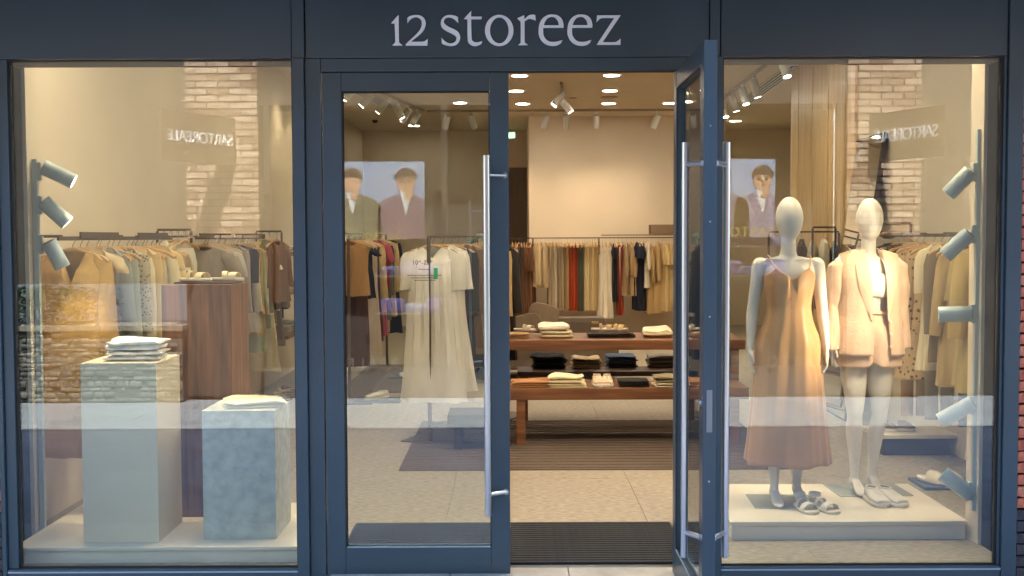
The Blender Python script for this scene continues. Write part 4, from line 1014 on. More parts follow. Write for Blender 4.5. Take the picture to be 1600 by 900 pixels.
# ---------------------------------------------------------------- ceiling fixtures
def downlight(px, py, label, energy=26, y=None, x=None):
    if y is None: y = D(py, ZC)-(.9 if py == 203 else 0); x = A(px, py, y)[0]
    t_ = thing('downlight', label, 'ceiling light', (x, y, ZC), (0, 0, 0), 'round recessed ceiling downlights')
    MB().lathe([(.115, -.001), (.118, -.006), (.100, -.008), (.098, -.003)], 28, caps=(False, False)).build('ring', WHITEP, t_)
    MB().lathe([(.098, -.004), (.0005, -.004)], 24, caps=(False, False)).build('glow_disc', EMD, t_)
    if energy:
        l = spot(t_, 'downlight_lamp', (0, 0, -.02), (0, 0, -2), energy, 150, .9, rad=.08); l.parent = t_; l.location = (0, 0, -.02)
    return t_
def cl(px, py, rows): return
DL = [(813, 118, 'leftmost downlight of the front row above the doorway'), (957, 118, 'middle downlight of the front row above the doorway'), (1097, 124, 'right downlight of the front row, seen through the open door leaf'),
      (808, 142, 'left downlight of the second row above the doorway'), (954, 142, 'middle downlight of the second row above the doorway'), (1075, 146, 'downlight of the second row seen through the open door glass'),
      (818, 162, 'left downlight of the third row above the doorway'), (952, 162, 'middle downlight of the third row above the doorway'), (1048, 162, 'right downlight of the third row beside the open door'),
      (700, 142, 'nearer downlight seen at the top of the closed door glass'), (720, 160, 'second downlight seen through the closed door glass'), (648, 203, 'farthest small downlight seen through the closed door glass')]
for px, py, lab in DL: downlight(px, py, lab, 0 if py == 203 else 32)
k = 0
for yy in (1.6, 3.4, 5.2, 6.6):
    for xx in (-1.9, -.6, .9, 2.3):
        downlight(0, 0, f'recessed downlight hidden above the door head, {ORD[k]} counted from the front left', 34, yy, xx); k += 1
for xx, yy in ((4.5, 9.3), (4.5, 12.0), (3.9, 14.0)): downlight(0, 0, 'added recessed downlight in the rear right bay, at '+{9.3: 'its near end', 12.0: 'its middle', 14.0: 'its far end'}[yy], 60, yy, xx)  # lamps added to brighten the rear right wall
k = 0
for xx in (-2.4, -1.45, -.2, .9, 1.65, 2.2):
    yy = .82
    t_ = downlight(0, 0, f'recessed downlight over the window displays, hidden behind the lintel, {ORD[k]} from the left', (45 if xx < -2 else 95) if abs(xx) > 1 else 30, yy, xx); k += 1
def ceil_track(label, p0, p1, cans, group, th_=.03):
    """p0,p1 = (x,y) on ceiling; cans = list of (t, dirx, diry)"""
    t_ = thing('ceiling_track', label, 'track', (p0[0], p0[1], ZC)); d = Vector((p1[0]-p0[0], p1[1]-p0[1], 0)); L = d.length
    a = math.atan2(d.y, d.x); t_.rotation_euler = (0, 0, a)
    MB().bbox(0, L, -.018, .018, -.035, -.001, .003).build('rail', mat('track_beige', '#9a8d76', rough=.5), t_)
    for i, (t, dx, dy, en) in enumerate(cans):
        b = Vector((p0[0]+d.x*t, p0[1]+d.y*t, ZC-.036))
        c = thing('track_spotlight', f'white track spotlight, {ORD[i]} from the near end of the {group}', 'spotlight', b, (0, 0, 0), 'track spotlights on the '+group)
        MB().bbox(-.02, .02, -.02, .02, -.03, .0, .003).build('adapter', WHITEP, c)
        MB().tube([(0, 0, -.03), (0, 0, -.09)], .008, 8).build('stem', WHITEP, c)
        v = Vector((dx, dy, -1)).normalized(); a_ = Vector((0, 0, -.10))-v*.05; e_ = a_+v*.22
        MB().tube([a_, a_+v*.006, e_-v*.004, e_], [.045, .05, .05, .048], 20).build('housing', WHITEP, c)
        MB().tube([e_+v*.001, e_+v*.003], .038, 18).build('lens', EMD, c)
        if en:
            l = spot(c, 'track_lamp', e_+v*.01, e_+v, en*.33, 80, 1.0); l.parent = c; l.location = e_+v*.012
def cp(px, py): y = D(py, ZC); return (A(px, py, y)[0], y)
a, b = cp(598, 142), cp(663, 171)
ceil_track('long ceiling track over the left racks', (a[0]+(a[0]-b[0])*1.6, a[1]+(a[1]-b[1])*1.6), b, [(.25, -.9, .2, 60), (.40, -.9, .1, 60), (.52, -.9, 0, 60), (.64, -.8, .2, 55), (.74, .5, .2, 50), (.84, -.7, .3, 55), (.93, -.6, .2, 40)], 'long left ceiling track')
a, b = cp(668, 171.5), cp(1100, 171)
ceil_track('cross ceiling track before the rear wall', a, b, [((700-668)/432, -.3, .6, 60), ((738-668)/432, .3, .6, 60), ((855-668)/432, -.35, .5, 90), ((886-668)/432, 0, .5, 80), ((933-668)/432, .05, .5, 90), ((1028-668)/432, -.35, .5, 90), ((1090-668)/432, .3, .5, 60)], 'cross ceiling track')
a, b = cp(878, 128), cp(886, 170)
ceil_track('short ceiling track running back towards the cross track', a, b, [(.1, -.8, -.1, 0), (.35, .8, .1, 0)], 'short middle ceiling track')
a, b = cp(1186, 110), cp(1122, 160)
ceil_track('right ceiling track seen at the top of the right window', (a[0]+(a[0]-b[0])*.7, a[1]+(a[1]-b[1])*.7), b, [(.15, .2, -.3, 60), (.46, .3, .1, 50), (.60, .2, -.2, 50), (.74, .3, .1, 50), (.88, .1, -.2, 50)], 'right ceiling track')
a, b = cp(742, 190), cp(728, 200)
def diffuser(label, p0, p1):
    t_ = thing('air_diffuser', label, 'air vent', (p0[0], p0[1], ZC)); L = (Vector(p1)-Vector(p0)).length; ang = math.atan2(p1[1]-p0[1], p1[0]-p0[0]); t_.rotation_euler = (0, 0, ang)
    MB().box(0, L, -.11, .11, -.004, -.001).build('backing', BLACKM, t_)
    for i in range(5): MB().box(0, L, -.11+i*.05, -.11+i*.05+.018, -.012, -.0045).build('slat', WHITEP, t_)
diffuser('slotted ceiling air vent seen through the closed door glass', cp(563, 142), cp(614, 168))
diffuser('slotted ceiling air vent seen at the top of the right window', cp(1243, 105), cp(1158, 166))
sp_ = cp(587, 187)
q = MB(); q.lathe([(.05, 0), (.05, -.02), (.03, -.045), (.001, -.05)], 18); tag(q.build('smoke_detector', DARKM, None, (sp_[0], sp_[1], ZC-.001)), 'small dark ceiling sensor seen through the closed door', 'sensor')
sp_ = cp(896, 153)
q = MB(); q.lathe([(.06, 0), (.06, -.01), (.001, -.012)], 18); tag(q.build('ceiling_speaker', mat('speaker_tan', '#9b8663', rough=.7), None, (sp_[0], sp_[1], ZC-.001)), 'small round ceiling speaker above the doorway', 'speaker')
sp_ = cp(953, 152)
q = MB(); q.lathe([(.12, 0), (.12, -.01), (.001, -.012)], 24); tag(q.build('ceiling_hatch', MATS['speaker_tan'], None, (sp_[0], sp_[1], ZC-.001)), 'unlit round fitting between two middle downlights', 'ceiling fitting')

# ---------------------------------------------------------------- mannequins
def ell(mb, c, r, n=20, m=12, rot=None):
    rings = []
    for i in range(m+1):
        a = -pi/2+pi*i/m
        ring = []
        for j in range(n):
            p = Vector((r[0]*cos(a)*cos(2*pi*j/n), r[1]*cos(a)*sin(2*pi*j/n), r[2]*sin(a)))
            if rot: p = rot @ p
            ring.append(tuple(Vector(c)+p))
        rings.append(ring)
    mb.rings(rings[1:-1], True, (True, True))
def chain(mb, pts, n=16):
    """pts: (x,y,z, rx, ry) roughly vertical limb"""
    fine = []
    P = [Vector(p) if False else list(p) for p in pts]
    for i in range(len(P)-1):
        p0, p1, p2, p3 = P[max(0, i-1)], P[i], P[i+1], P[min(len(P)-1, i+2)]
        for s in range(5):
            t = s/5; fine.append([.5*((2*b)+(c-a)*t+(2*a-5*b+4*c-d)*t*t+(3*b-a-3*c+d)*t**3) for a, b, c, d in zip(p0, p1, p2, p3)])
    fine.append(P[-1])
    mb.rings([[(x+rx*cos(2*pi*j/n), y+ry*sin(2*pi*j/n), z) for j in range(n)] for x, y, z, rx, ry in fine], True, (True, True))
def fused(mb, name, m, parent, voxel=.0055, smooth=6):
    me = mb.mesh(name+'_raw', None); o = bpy.data.objects.new(name, me); COL.objects.link(o)
    r = o.modifiers.new('r', 'REMESH'); r.mode = 'VOXEL'; r.voxel_size = voxel; r.use_smooth_shade = True
    s = o.modifiers.new('s', 'SMOOTH'); s.factor = .5; s.iterations = smooth
    dg = bpy.context.evaluated_depsgraph_get(); m2 = bpy.data.meshes.new_from_object(o.evaluated_get(dg)); bpy.data.objects.remove(o)
    for p in m2.polygons: p.use_smooth = True
    m2.materials.clear(); m2.materials.append(m)
    o = bpy.data.objects.new(name, m2); COL.objects.link(o); o.parent = parent; return o
def mannequin(label, x, y, z, rz, pose):
    t_ = thing('mannequin', label, 'mannequin', (x, y, z), (0, 0, rz))
    B = MB()
    chain(B, [(0, .0, .80, .12, .075), (0, .005, .86, .150, .098), (0, .01, .93, .170, .112), (0, .005, .99, .160, .105), (0, 0, 1.06, .128, .086), (0, -.002, 1.12, .112, .078), (0, -.002, 1.19, .120, .084),
              (0, -.002, 1.28, .136, .095), (0, .0, 1.35, .145, .095), (0, .008, 1.40, .150, .080), (0, .012, 1.435, .125, .062), (0, .014, 1.455, .075, .05)], 28)
    chain(B, [(0, .016, 1.42, .075, .055), (0, .014, 1.455, .055, .05), (0, .008, 1.49, .046, .047), (0, .0, 1.54, .043, .046), (0, -.006, 1.60, .043, .048)], 20)
    # egg head
    rings = []
    for i in range(1, 16):
        u = i/16; a = -pi/2+pi*u; zz = 1.672+.133*sin(a); k = cos(a)*(1-.16*max(0, -sin(a)))
        rings.append([(.080*k*cos(2*pi*j/24), -.012+.098*k*sin(2*pi*j/24)-.012*max(0, -sin(a)), zz) for j in range(24)])
    B.rings(rings, True, (True, True))
    for s in (-1, 1):
        ell(B, (s*.162, .008, 1.405), (.050, .046, .046)); ell(B, (s*.10, .008, 1.415), (.075, .05, .034), rot=Matrix.Rotation(s*R(14), 3, 'Y'))
        ell(B, (s*.062, -.058, 1.288), (.056, .050, .055)); ell(B, (s*.075, .058, .915), (.080, .072, .085))
        # collar bone hint
        B.tube([(s*.02, -.046, 1.432), (s*.075, -.052, 1.440), (s*.14, -.03, 1.437)], .008, 8)
        A_ = pose['arm'][0 if s < 0 else 1]
        e_, w_ = A_
        sh_ = (s*.168, .010, 1.40)
        chain(B, [(*sh_, .046, .046), (sh_[0]+(e_[0]-sh_[0])*.45, sh_[1]+(e_[1]-sh_[1])*.45, sh_[2]+(e_[2]-sh_[2])*.45, .039, .041), (*e_, .034, .036),
                  (e_[0]+(w_[0]-e_[0])*.3, e_[1]+(w_[1]-e_[1])*.3, e_[2]+(w_[2]-e_[2])*.3, .034, .036), (e_[0]+(w_[0]-e_[0])*.7, e_[1]+(w_[1]-e_[1])*.7, e_[2]+(w_[2]-e_[2])*.7, .026, .028), (*w_, .020, .025)], 16)
        w = Vector(w_); H = Vector((s*.012, -.014, -1)).normalized(); F_ = Vector((0, -1, 0)); S_ = Vector((s, 0, 0))
        ell(B, w+H*.045, (.0150, .036, .050)); ell(B, w+H*.008, (.019, .025, .03))
        for i, (o_, ln) in enumerate(((-.026, .072), (-.009, .082), (.009, .078), (.025, .062))):
            b_ = w+H*.080-F_*(-1)*0+Vector((0, o_, 0)); curl = pose.get('curl', .5)
            p1 = b_+H*ln*.42+S_*(-.004*curl)+Vector((0, o_*.25, 0)); p2 = p1+H*ln*.32+S_*(-.016*curl)+F_*.004*(i-1); p3 = p2+H*ln*.24+S_*(-.022*curl)
            B.tube([b_-H*.015, p1, p2, p3], [.0088, .0082, .0074, .0058], 10)
        b_ = w+H*.030+F_*.024; B.tube([b_, b_+F_*.022+H*.018-S_*.006, b_+F_*.030+H*.045-S_*.012, b_+F_*.028+H*.066-S_*.014], [.012, .010, .009, .0065], 10)
        k_, an, toe = pose['leg'][0 if s < 0 else 1]
        chain(B, [(s*.080, .010, .86, .078, .09), (s*.084, .005, .74, .080, .088), (s*.084+(k_[0]-s*.084)*.6, k_[1]*.6, .62, .066, .072), (k_[0], k_[1], .50, .050, .054), (k_[0], k_[1]+.004, .46, .046, .050),
                  (k_[0]+(an[0]-k_[0])*.4, k_[1]+(an[1]-k_[1])*.4+.012, .36, .049, .054), (k_[0]+(an[0]-k_[0])*.75, k_[1]+(an[1]-k_[1])*.75+.006, .22, .034, .038), (an[0], an[1], .12, .025, .030), (an[0], an[1], .09, .026, .034)], 18)
        an = Vector((an[0], an[1], .09)); to = Vector(toe)
        hl = an+Vector((0, .026, -.025)); ba = to+(an-to)*.32; ba.z = .030
        ell(B, hl, (.026, .026, .034))
        B.rings([[(c.x+rx*cos(2*pi*j/14), c.y+dy*sin(2*pi*j/14), c.z+rz*sin(2*pi*j/14)) for j in range(14)] for c, rx, rz, dy in ((an+Vector((0, .02, -.015)), .022, .030, .02), (an+Vector((0, -.02, -.018)), .026, .026, .02), (ba+(an-ba)*.4, .031, .022, .012), (ba, .036, .018, .006), (to+(ba-to)*.4, .034, .014, .004), (to, .020, .009, .002))], True, (True, True))
    body = fused(B, 'body', MANN, t_)
    return t_
MP = dict(arm=(((-.203, .03, 1.14), (-.222, -.01, .925)), ((.203, .03, 1.14), (.220, -.01, .925))), leg=(((-.085, -.03, .49), (-.080, -.03, 0), (-.075, -.17, .014)), ((.082, .0, .49), (.070, .06, 0), (.074, -.085, .014))), curl=.7)
m1 = mannequin('pale egg-headed mannequin in a long tan slip dress', M1X, M1Y, ZR+.008, R(-3), MP)
MP2 = dict(arm=(((-.205, .03, 1.14), (-.228, -.03, .93)), ((.205, .05, 1.14), (.222, .05, .93))), leg=(((-.085, -.03, .49), (-.080, -.02, 0), (-.080, -.17, .014)), ((.080, .0, .49), (.062, .07, 0), (.062, -.075, .014))), curl=.6)
m2 = mannequin('pale egg-headed mannequin in a peach linen blazer and shorts', M2X, M2Y, ZR+.008, R(2), MP2)
BASEG = mat('base_glass', '#b6bcb4', rough=.12, spec=.6)
MB().bbox(-.21, .20, -.14, .20, -.008, -.0005, .002).build('base_plate', BASEG, m1); MB().bbox(-.20, .25, -.12, .22, -.008, -.0005, .002).build('base_plate', BASEG, m2)
# slip dress
SATIN = mat('satin_tan', '#ba8c5c', rough=.48, spec=.4, sheen=.2, var=.03, vscale=3)
def dressbody():
    q = MB(); rows = [(1.33, .148, .132, -.014), (1.26, .142, .128, -.014), (1.16, .132, .104, -.004), (1.06, .150, .118, .0), (.97, .184, .132, .004), (.86, .196, .138, .004), (.65, .212, .150, .0), (.42, .236, .172, .0), (.238, .256, .190, .0)]
    n = 96; rings = []; fine = []
    for i in range(len(rows)-1):
        p0, p1, p2, p3 = rows[max(0, i-1)], rows[i], rows[i+1], rows[min(len(rows)-1, i+2)]
        for s in range(6):
            t = s/6; fine.append([.5*((2*b)+(c-a)*t+(2*a-5*b+4*c-d)*t*t+(3*b-a-3*c+d)*t**3) for a, b, c, d in zip(p0, p1, p2, p3)])
    fine.append(rows[-1])
    for i, (z, hw, hd, yc) in enumerate(fine):
        tt = i/(len(fine)-1); ring = []
        for j in range(n):
            a = 2*pi*j/n; c, s_ = cos(a), sin(a)
            fold = tt**1.05*(.050*sin(5*a+.5+.8*tt)+.030*(1-2*abs(sin(4*a+1.1*tt+1))**.6)+.012*sin(17*a+3*tt))
            up = max(0, 1-tt*3.2)*.0035*sin(9*a+6*tt)
            x = hw*c*(1+fold*1.2); y = yc+hd*s_*(1+fold*2.0+up*3)-(.012*math.exp(-((z-1.29)/.05)**2)*(abs(c) > .15)*(s_ < 0))
            zz = z
            ax = abs(x)
            if s_ < 0:
                topz = 1.325+.068*min(1, ax/.095)-max(0, ax-.095)*.9
            else: topz = 1.30-.02*(1-ax/.15)
            if i == 0: zz = topz
            else:
                b = max(0, 1-i/10); zz = z+(topz-1.33)*b
            if i == len(fine)-1: zz += .006*sin(5*a)
            ring.append((x, y, zz))
        rings.append(ring)
    q.rings(rings, True); return q
ds = dressbody().build('slip_dress', SATIN, m1); md = ds.modifiers.new('thickness', 'SOLIDIFY'); md.thickness = .003
sq = MB()
for s in (-1, 1):
    sq.tube([(s*.094, -.128, 1.385), (s*.105, -.098, 1.41), (s*.118, -.05, 1.452), (s*.122, .0, 1.463), (s*.118, .05, 1.445), (s*.09, .10, 1.36), (s*.075, .112, 1.30)], .0042, 8)
sq.build('strap', SATIN, ds)
sm_ = MB(); sm_.tube([(0, -.140, 1.322), (.002, -.122, 1.2), (.0, -.118, 1.10)], .0012, 5); sm_.build('front_seam', SATIN, ds)

PEACH = mat('linen_peach', '#d6b499', rough=.85, spec=.2, sheen=.2, var=.05, vscale=9, bump=.3, bscale=55)
q = MB()
bl_rows = [(1.455, .178, .078, .008), (1.40, .194, .104, .004), (1.32, .188, .128, -.006), (1.20, .184, .126, -.004), (1.08, .192, .134, 0), (.96, .206, .148, .0), (.85, .218, .160, .0)]
n = 72; rings = []; fine = []
for i in range(len(bl_rows)-1):
    for s in range(5):
        t = s/5; t2 = t*t*(3-2*t)*.4+t*.6; fine.append([bl_rows[i][c]*(1-t2)+bl_rows[i+1][c]*t2 for c in range(4)])
fine.append(bl_rows[-1])
for i, (z, hw, hd, yc) in enumerate(fine):
    tt = i/(len(fine)-1); ring = []
    gx0 = -.050+.030*min(1, tt*2.2)+.0*tt; gx1 = .055+.035*tt      # front edges, metres from the centre line
    a0_ = math.asin(max(-1, min(1, gx0/hw))); a1_ = math.asin(max(-1, min(1, gx1/hw)))
    for j in range(n):
        a = -pi/2+a1_+(2*pi-(a1_-a0_))*j/(n-1)
        c, s_ = cos(a), sin(a); fold = tt*(.010*sin(6*a+2*tt)+.006*sin(13*a+tt*5))+.004*sin(17*a+9*tt)
        x = hw*c*(1+fold); y = yc+hd*math.copysign(abs(s_)**.85, s_)*(1+fold*1.5)
        ax = abs(x); ztop = 1.492-.26*max(0, ax-.05)-(.6*max(0, ax-.16))
        if i == 0: zz = ztop
        else: b = max(0, 1-i/9); zz = min(z*(1-b)+(z+(ztop-1.455)*1.0)*b, ztop-.001*i)
        ring.append((x, y, zz+(.004*sin(3*a) if i == len(fine)-1 else 0)))
    rings.append(ring)
q.rings(rings, False)
bz_ = q.build('blazer', PEACH, m2); md = bz_.modifiers.new('thickness', 'SOLIDIFY'); md.thickness = .004; md.offset = 1
for s in (-1, 1):
    e_, w_ = MP2['arm'][0 if s < 0 else 1]
    q = MB(); rs = []
    path = [(s*.148, .010, 1.435, .048, .054), (s*.172, .010, 1.395, .070, .070), (s*.196, .02, 1.27, .064, .070), (e_[0]+s*.006, e_[1], 1.14, .055, .060), (e_[0]+(w_[0]-e_[0])*.5+s*.006, (e_[1]+w_[1])/2, 1.03, .054, .060), (w_[0]+s*.010, w_[1]+.005, .915, .056, .064), (w_[0]+s*.010, w_[1]+.005, .885, .056, .065)]
    fine = []
    for i in range(len(path)-1):
        for k_ in range(5):
            t = k_/5; fine.append([path[i][c]*(1-t)+path[i+1][c]*t for c in range(5)])
    fine.append(path[-1])
    q.rings([[(x+rx*cos(a)*(1+.05*sin(3*a+7*z*4)), y+ry*sin(a)*(1+.06*sin(4*a+z*31)), z+(.02*(-s*cos(a)) if i < 2 else 0)+.003*sin(z*60+a*2)) for a in [2*pi*j/24 for j in range(24)]] for i, (x, y, z, rx, ry) in enumerate(fine)], True, (True, False))
    o = q.build('sleeve', PEACH, bz_); md = o.modifiers.new('thickness', 'SOLIDIFY'); md.thickness = .003
# shawl collar and lapels: folded strips along both front edges
for s in (-1, 1):
    q = MB(); rs = []
    for i in range(15):
        t = i/14; z = 1.485-.42*t; xe = (s*.052 if t < .12 else s*.052+(-.024*s if s < 0 else .012)*min(1, (t-.12)*1.4)*(-1 if s < 0 else 1)*(-1 if s < 0 else 1))
        if s < 0: xe = -.052+.030*min(1, max(0, t-.1)*1.5)
        else: xe = .052+.018*t
        yb = -.053-.086*min(1, t*2.6)**.8; wd_ = (.022+.048*sin(pi*min(1, .18+t*.82))**.9)
        rs.append([(xe, yb-.012+(.06*(1-min(1, t*5))), z), (xe+s*wd_*.5, yb-.016+(.06*(1-min(1, t*5)))+.006, z+.004), (xe+s*wd_, yb-.006+.018+(.06*(1-min(1, t*5))), z+.006), (xe+s*wd_*.95, yb-.001+.02+(.06*(1-min(1, t*5))), z+.005), (xe, yb-.006+(.06*(1-min(1, t*5))), z)])
    q.rings(rs, True, (True, True)); q.build('lapel', PEACH, bz_)
q = MB(); q.rings([[((.060+.004*k_)*cos(a), .014+(.055+.004*k_)*sin(a), zz+.012*max(0, sin(a))) for a in [R(-30)+R(240)*j/20 for j in range(21)]] for k_, zz in ((0, 1.468), (.5, 1.492), (2, 1.494), (3, 1.466))], False); o = q.build('collar', PEACH, bz_); md = o.modifiers.new('thickness', 'SOLIDIFY'); md.thickness = .003
q = MB()
for zz in (1.06, .985, .91): q.tube([(.088+.0, -.136-(.0 if zz > 1 else .012), zz), (.088, -.144-(.0 if zz > 1 else .012), zz)], .008, 12)
q.build('button', mat('button_pale', '#d9c3a8', rough=.4), bz_)
# bandeau
q = MB(); q.rings([[(hw*cos(a), -.004+hd*sin(a)*(1+.0*1)-(.012*(sin(a) < -.3)*(abs(cos(a)) > .2)), z+.003*sin(a*7)) for a in [2*pi*j/48 for j in range(48)]] for z, hw, hd in ((1.345, .146, .102), (1.33, .148, .116), (1.29, .146, .126), (1.25, .138, .122), (1.215, .129, .104), (1.205, .126, .096))], True)
q.build('bandeau_top', fab('#e8e4da'), m2)
# shorts
q = MB(); rings = []
prof = [(1.12, .124, .092, 0), (1.09, .128, .096, 0), (1.085, .130, .098, 0), (1.02, .158, .112, 0), (.94, .190, .128, .004), (.87, .204, .134, .004), (.82, .210, .137, .004), (.765, .216, .140, .004)]
for i in range(len(prof)-1):
    for k_ in range(4):
        t = k_/4; z, hw, hd, yc = [prof[i][c]*(1-t)+prof[i+1][c]*t for c in range(4)]; d_ = max(0, min(1, (.99-z)/.2))
        rings.append([(lambda x: (x*(1+.012*sin(9*a+z*9)), yc+hd*sin(a)*(1+.025*sin(7*a+z*17)-.30*d_*math.exp(-(x/.022)**2)), z+(.022*math.exp(-(x/.03)**2)*d_ if i == len(prof)-2 else 0)))(hw*math.copysign(abs(cos(a))**.85, cos(a))) for a in [2*pi*m/96 for m in range(96)]])
q.rings(rings, True)
so_ = q.build('shorts', PEACH, m2); md = so_.modifiers.new('thickness', 'SOLIDIFY'); md.thickness = .003
q = MB(); q.tube([(-.126+.252*k_/12, -.098*(1-((k_-6)/6.6)**2)**.5-.003, 1.105) for k_ in range(13)], .014, 8, flat=.5); q.build('waistband', PEACH, so_)

# ---------------------------------------------------------------- the other side of the street (seen mirrored in the glass)
OY = -6.35; OV = -OY
def M(px, py, y=OY): X, Z = A(px, py, -y); return X, Z
OB = [mat('opp_brick_a', '#a68a74', rough=.9, var=.15, vscale=12), mat('opp_brick_b', '#b89d86', rough=.9, var=.15, vscale=12), mat('opp_brick_c', '#8b6c59', rough=.9, var=.15, vscale=12)]
def pillar(px0, px1, label):
    xa, xb = M(px0, 100)[0], M(px1, 100)[0]; t_ = thing('brick_pillar', label, 'pillar', (xa, OY, 0)); W_ = xb-xa
    MB().box(.01, W_-.01, -.5, -.022, PZ-.02, 5.2).build('core', mat('joint_dark', '#2d2622', rough=.95), t_)
    k = 0; z = PZ; mbs = [MB() for _ in OB]; q = random.Random(px0)
    while z < 5:
        x = -.12*(k % 2)
        while x < W_-.02:
            a_, b_ = max(0, x), min(W_, x+.235)
            if b_-a_ > .03: mbs[q.randrange(3)].box(a_+.005, b_-.006, -.10, q.uniform(-.004, .010), z+.006, z+.064)
            x += .24
        z += .074; k += 1
    for mb, m in zip(mbs, OB): mb.build('brickwork', m, t_, kind='stuff')
    MB().box(.0, W_, .012, .05, .0, M(300, 370)[1]).build('dimming_panel', mat('dimming_brown', '#4c4038', rough=.7, var=.15, vscale=6), t_)  # dark sheet added to dim the reflection of the lower brickwork
    return t_, xa, xb
p1, pxa, pxb = pillar(287, 402, 'pale brick pillar across the street carrying the left shop sign')
p2, pxc, pxd = pillar(1328, 1445, 'pale brick pillar across the street carrying the right shop sign')
OD = mat('opp_dark', '#3a3430', rough=.6)
OW = mat('opp_wall', '#4a423b', rough=.85, var=.1, vscale=3)
of_ = thing('opposite_shopfront', 'tailor shop across the street between two brick pillars, mirrored in the glass', 'storefront', (0, OY, 0))
MB().box(pxb-.03, pxc+.03, -.8, -.6, PZ, 3.1).build('back_panel', OD, of_)
MB().box(pxb-.03, pxc+.03, -.79, -.05, 3.1, 5.2).build('upper_wall', OW, of_)
MB().box(-14, pxa+.03, -.30, -.05, 1.2, 5.2).build('upper_wall', OW, of_); MB().box(pxd-.03, 14, -.30, -.05, PZ, 5.2).build('upper_wall', OW, of_)
MB().box(pxb+.02, pxc-.02, -.1, -.02, PZ, .28).build('stall_riser', mat('opp_riser', '#4d4a4a', rough=.6), of_)
for X_ in (pxb+.05, M(690, 300)[0], M(1110, 300)[0], pxc-.10): MB().box(X_, X_+.06, -.09, -.02, .281, 3.098).build('mullion', OD, of_)
POSTB = mat('poster_sky', '#8e9cb2', rough=.5, var=.05, vscale=1.5)
SK = mat('print_skin', '#b98d6c', rough=.6); HR_ = mat('print_hair', '#4a3626', rough=.6)
def poster(pxa_, pxb_, pya, pyb, figs, label):
    x0, z1 = M(pxa_, pya); x1, z0 = M(pxb_, pyb); t_ = thing('window_poster', label, 'poster', (x0, OY-.14, z0)); W_, H_ = x1-x0, z1-z0
    MB().box(0, W_, -.02, 0, 0, H_).build('backing', POSTB, t_)
    for i, (fx, coat, hat) in enumerate(figs):
        P = lambda pts: [(fx*W_+px_*.42, pz_*H_) for px_, pz_ in pts]
        e = .002
        def clip(pts): return [(min(W_, max(0, x)), min(H_, max(0, z))) for x, z in pts]
        MB().prism(clip(P([(-.75, 0), (-.72, .42), (-.62, .50), (-.2, .58), (.2, .58), (.62, .50), (.72, .42), (.75, 0)])), e, e+.001).build('print_coat', mat('print_'+coat, coat, rough=.6, var=.55, vscale=26), t_)
        MB().prism(clip(P([(-.14, .58), (0, .30), (.14, .58), (.12, .64), (-.12, .64)])), e+.002, e+.003).build('print_shirt', mat('print_white', '#c9c6c0', rough=.6), t_)
        MB().prism(clip(P([(.24*cos(a), .73+.13*sin(a)) for a in [2*pi*j/20 for j in range(20)]])), e+.004, e+.005).build('print_face', SK, t_)
        fe = MB(); ink = mat('print_ink', '#2b221d', rough=.6)
        for sx_ in (-1, 1):
            for pts in ([(sx_*.10+.055*cos(a), .742+.018*sin(a)) for a in [2*pi*j/10 for j in range(10)]], [(sx_*.04, .780), (sx_*.16, .786), (sx_*.17, .770), (sx_*.05, .766)]): fe.prism(clip(P(pts)), e+.0052, e+.006)
        fe.prism(clip(P([(-.02, .745), (.025, .70), (-.035, .695)])), e+.0052, e+.006)
        fe.prism(clip(P([(-.08, .676), (0, .668), (.08, .676), (0, .650)])), e+.0052, e+.006)
        if i: fe.prism(clip(P([(-.34, .815), (.34, .815), (.30, .835), (-.30, .835)])), e+.010, e+.012); fe.build('print_features', ink, t_)
        MB().prism(clip(P([(.16, .64), (.20, .58), (.10, .50), (-.05, .52), (.02, .62)])), e+.008, e+.009).build('print_hand', SK, t_)
        MB().prism(clip(P([(.27*cos(a), .80+.12*sin(a)) for a in [pi*j/14 for j in range(15)]]+[(-.24, .74), (-.16, .80), (.16, .80), (.24, .74)])), e+.006, e+.007).build('print_hair', mat('print_cap', hat, rough=.6), t_)
    return t_
poster(528, 662, 250, 372, [(.14, '#6d6a50', '#4a3626'), (.78, '#765c66', '#6a6a6e')], 'sky-blue window poster of two men in jackets across the street, left one')
poster(1118, 1217, 248, 372, [(.14, '#6b5b6e', '#4a3626'), (.80, '#7f7488', '#6b4b33')], 'sky-blue window poster of two men across the street, right one')
GOLD = mat('gold_lettering', '#c9ae62', rough=.35, metal=.3)
def otext(body, px, py, size, m, y=OY+.0, rz=0, label='', sp=1.1, panel=None):
    X_, Z_ = M(px, py, y); t_ = thing('lettering_sign', label, 'sign', (X_, y, Z_), (0, 0, pi+rz))
    inst(text_mesh(body, size, m, .004, sp), 'lettering', t_, (0, -.012, 0), (pi/2, 0, 0))
    if panel:
        MB().box(-panel[0]/2, panel[0]/2, 0, .05, -panel[1]/2, panel[1]/2).build('panel', panel[2], t_)
    return t_
otext('Sarto', 598, 366, .17, GOLD, label='gold tailor shop lettering below the left poster across the street')
otext('SARTO', 1175, 364, .14, GOLD, label='gold tailor shop lettering below the right poster across the street')
PALE = mat('pale_lettering', '#6a665e', rough=.5)
otext('SARTO  REALE', 640, 568, .16, PALE, label='pale grey lettering low on the tailor shop window across the street', sp=1.35)
otext('SARTO  REALE', 1190, 568, .16, PALE, label='pale grey lettering low at the right of the tailor shop window', sp=1.35)
WL = mat('white_lettering', '#e8e8e8', rough=.4)
PANB = mat('sign_panel_brown', '#5a4636', rough=.6)
otext('SARTOREALE', 312, 214, .165, WL, y=OY+.5, rz=R(-62), label='left brown fascia sign with white tailor name across the street', sp=.95, panel=(1.05, .5, PANB))
otext('SARTOREALE', 1418, 212, .18, WL, y=OY+.5, rz=R(66), label='right brown fascia sign with white tailor name across the street', sp=.8, panel=(1.05, .5, PANB))
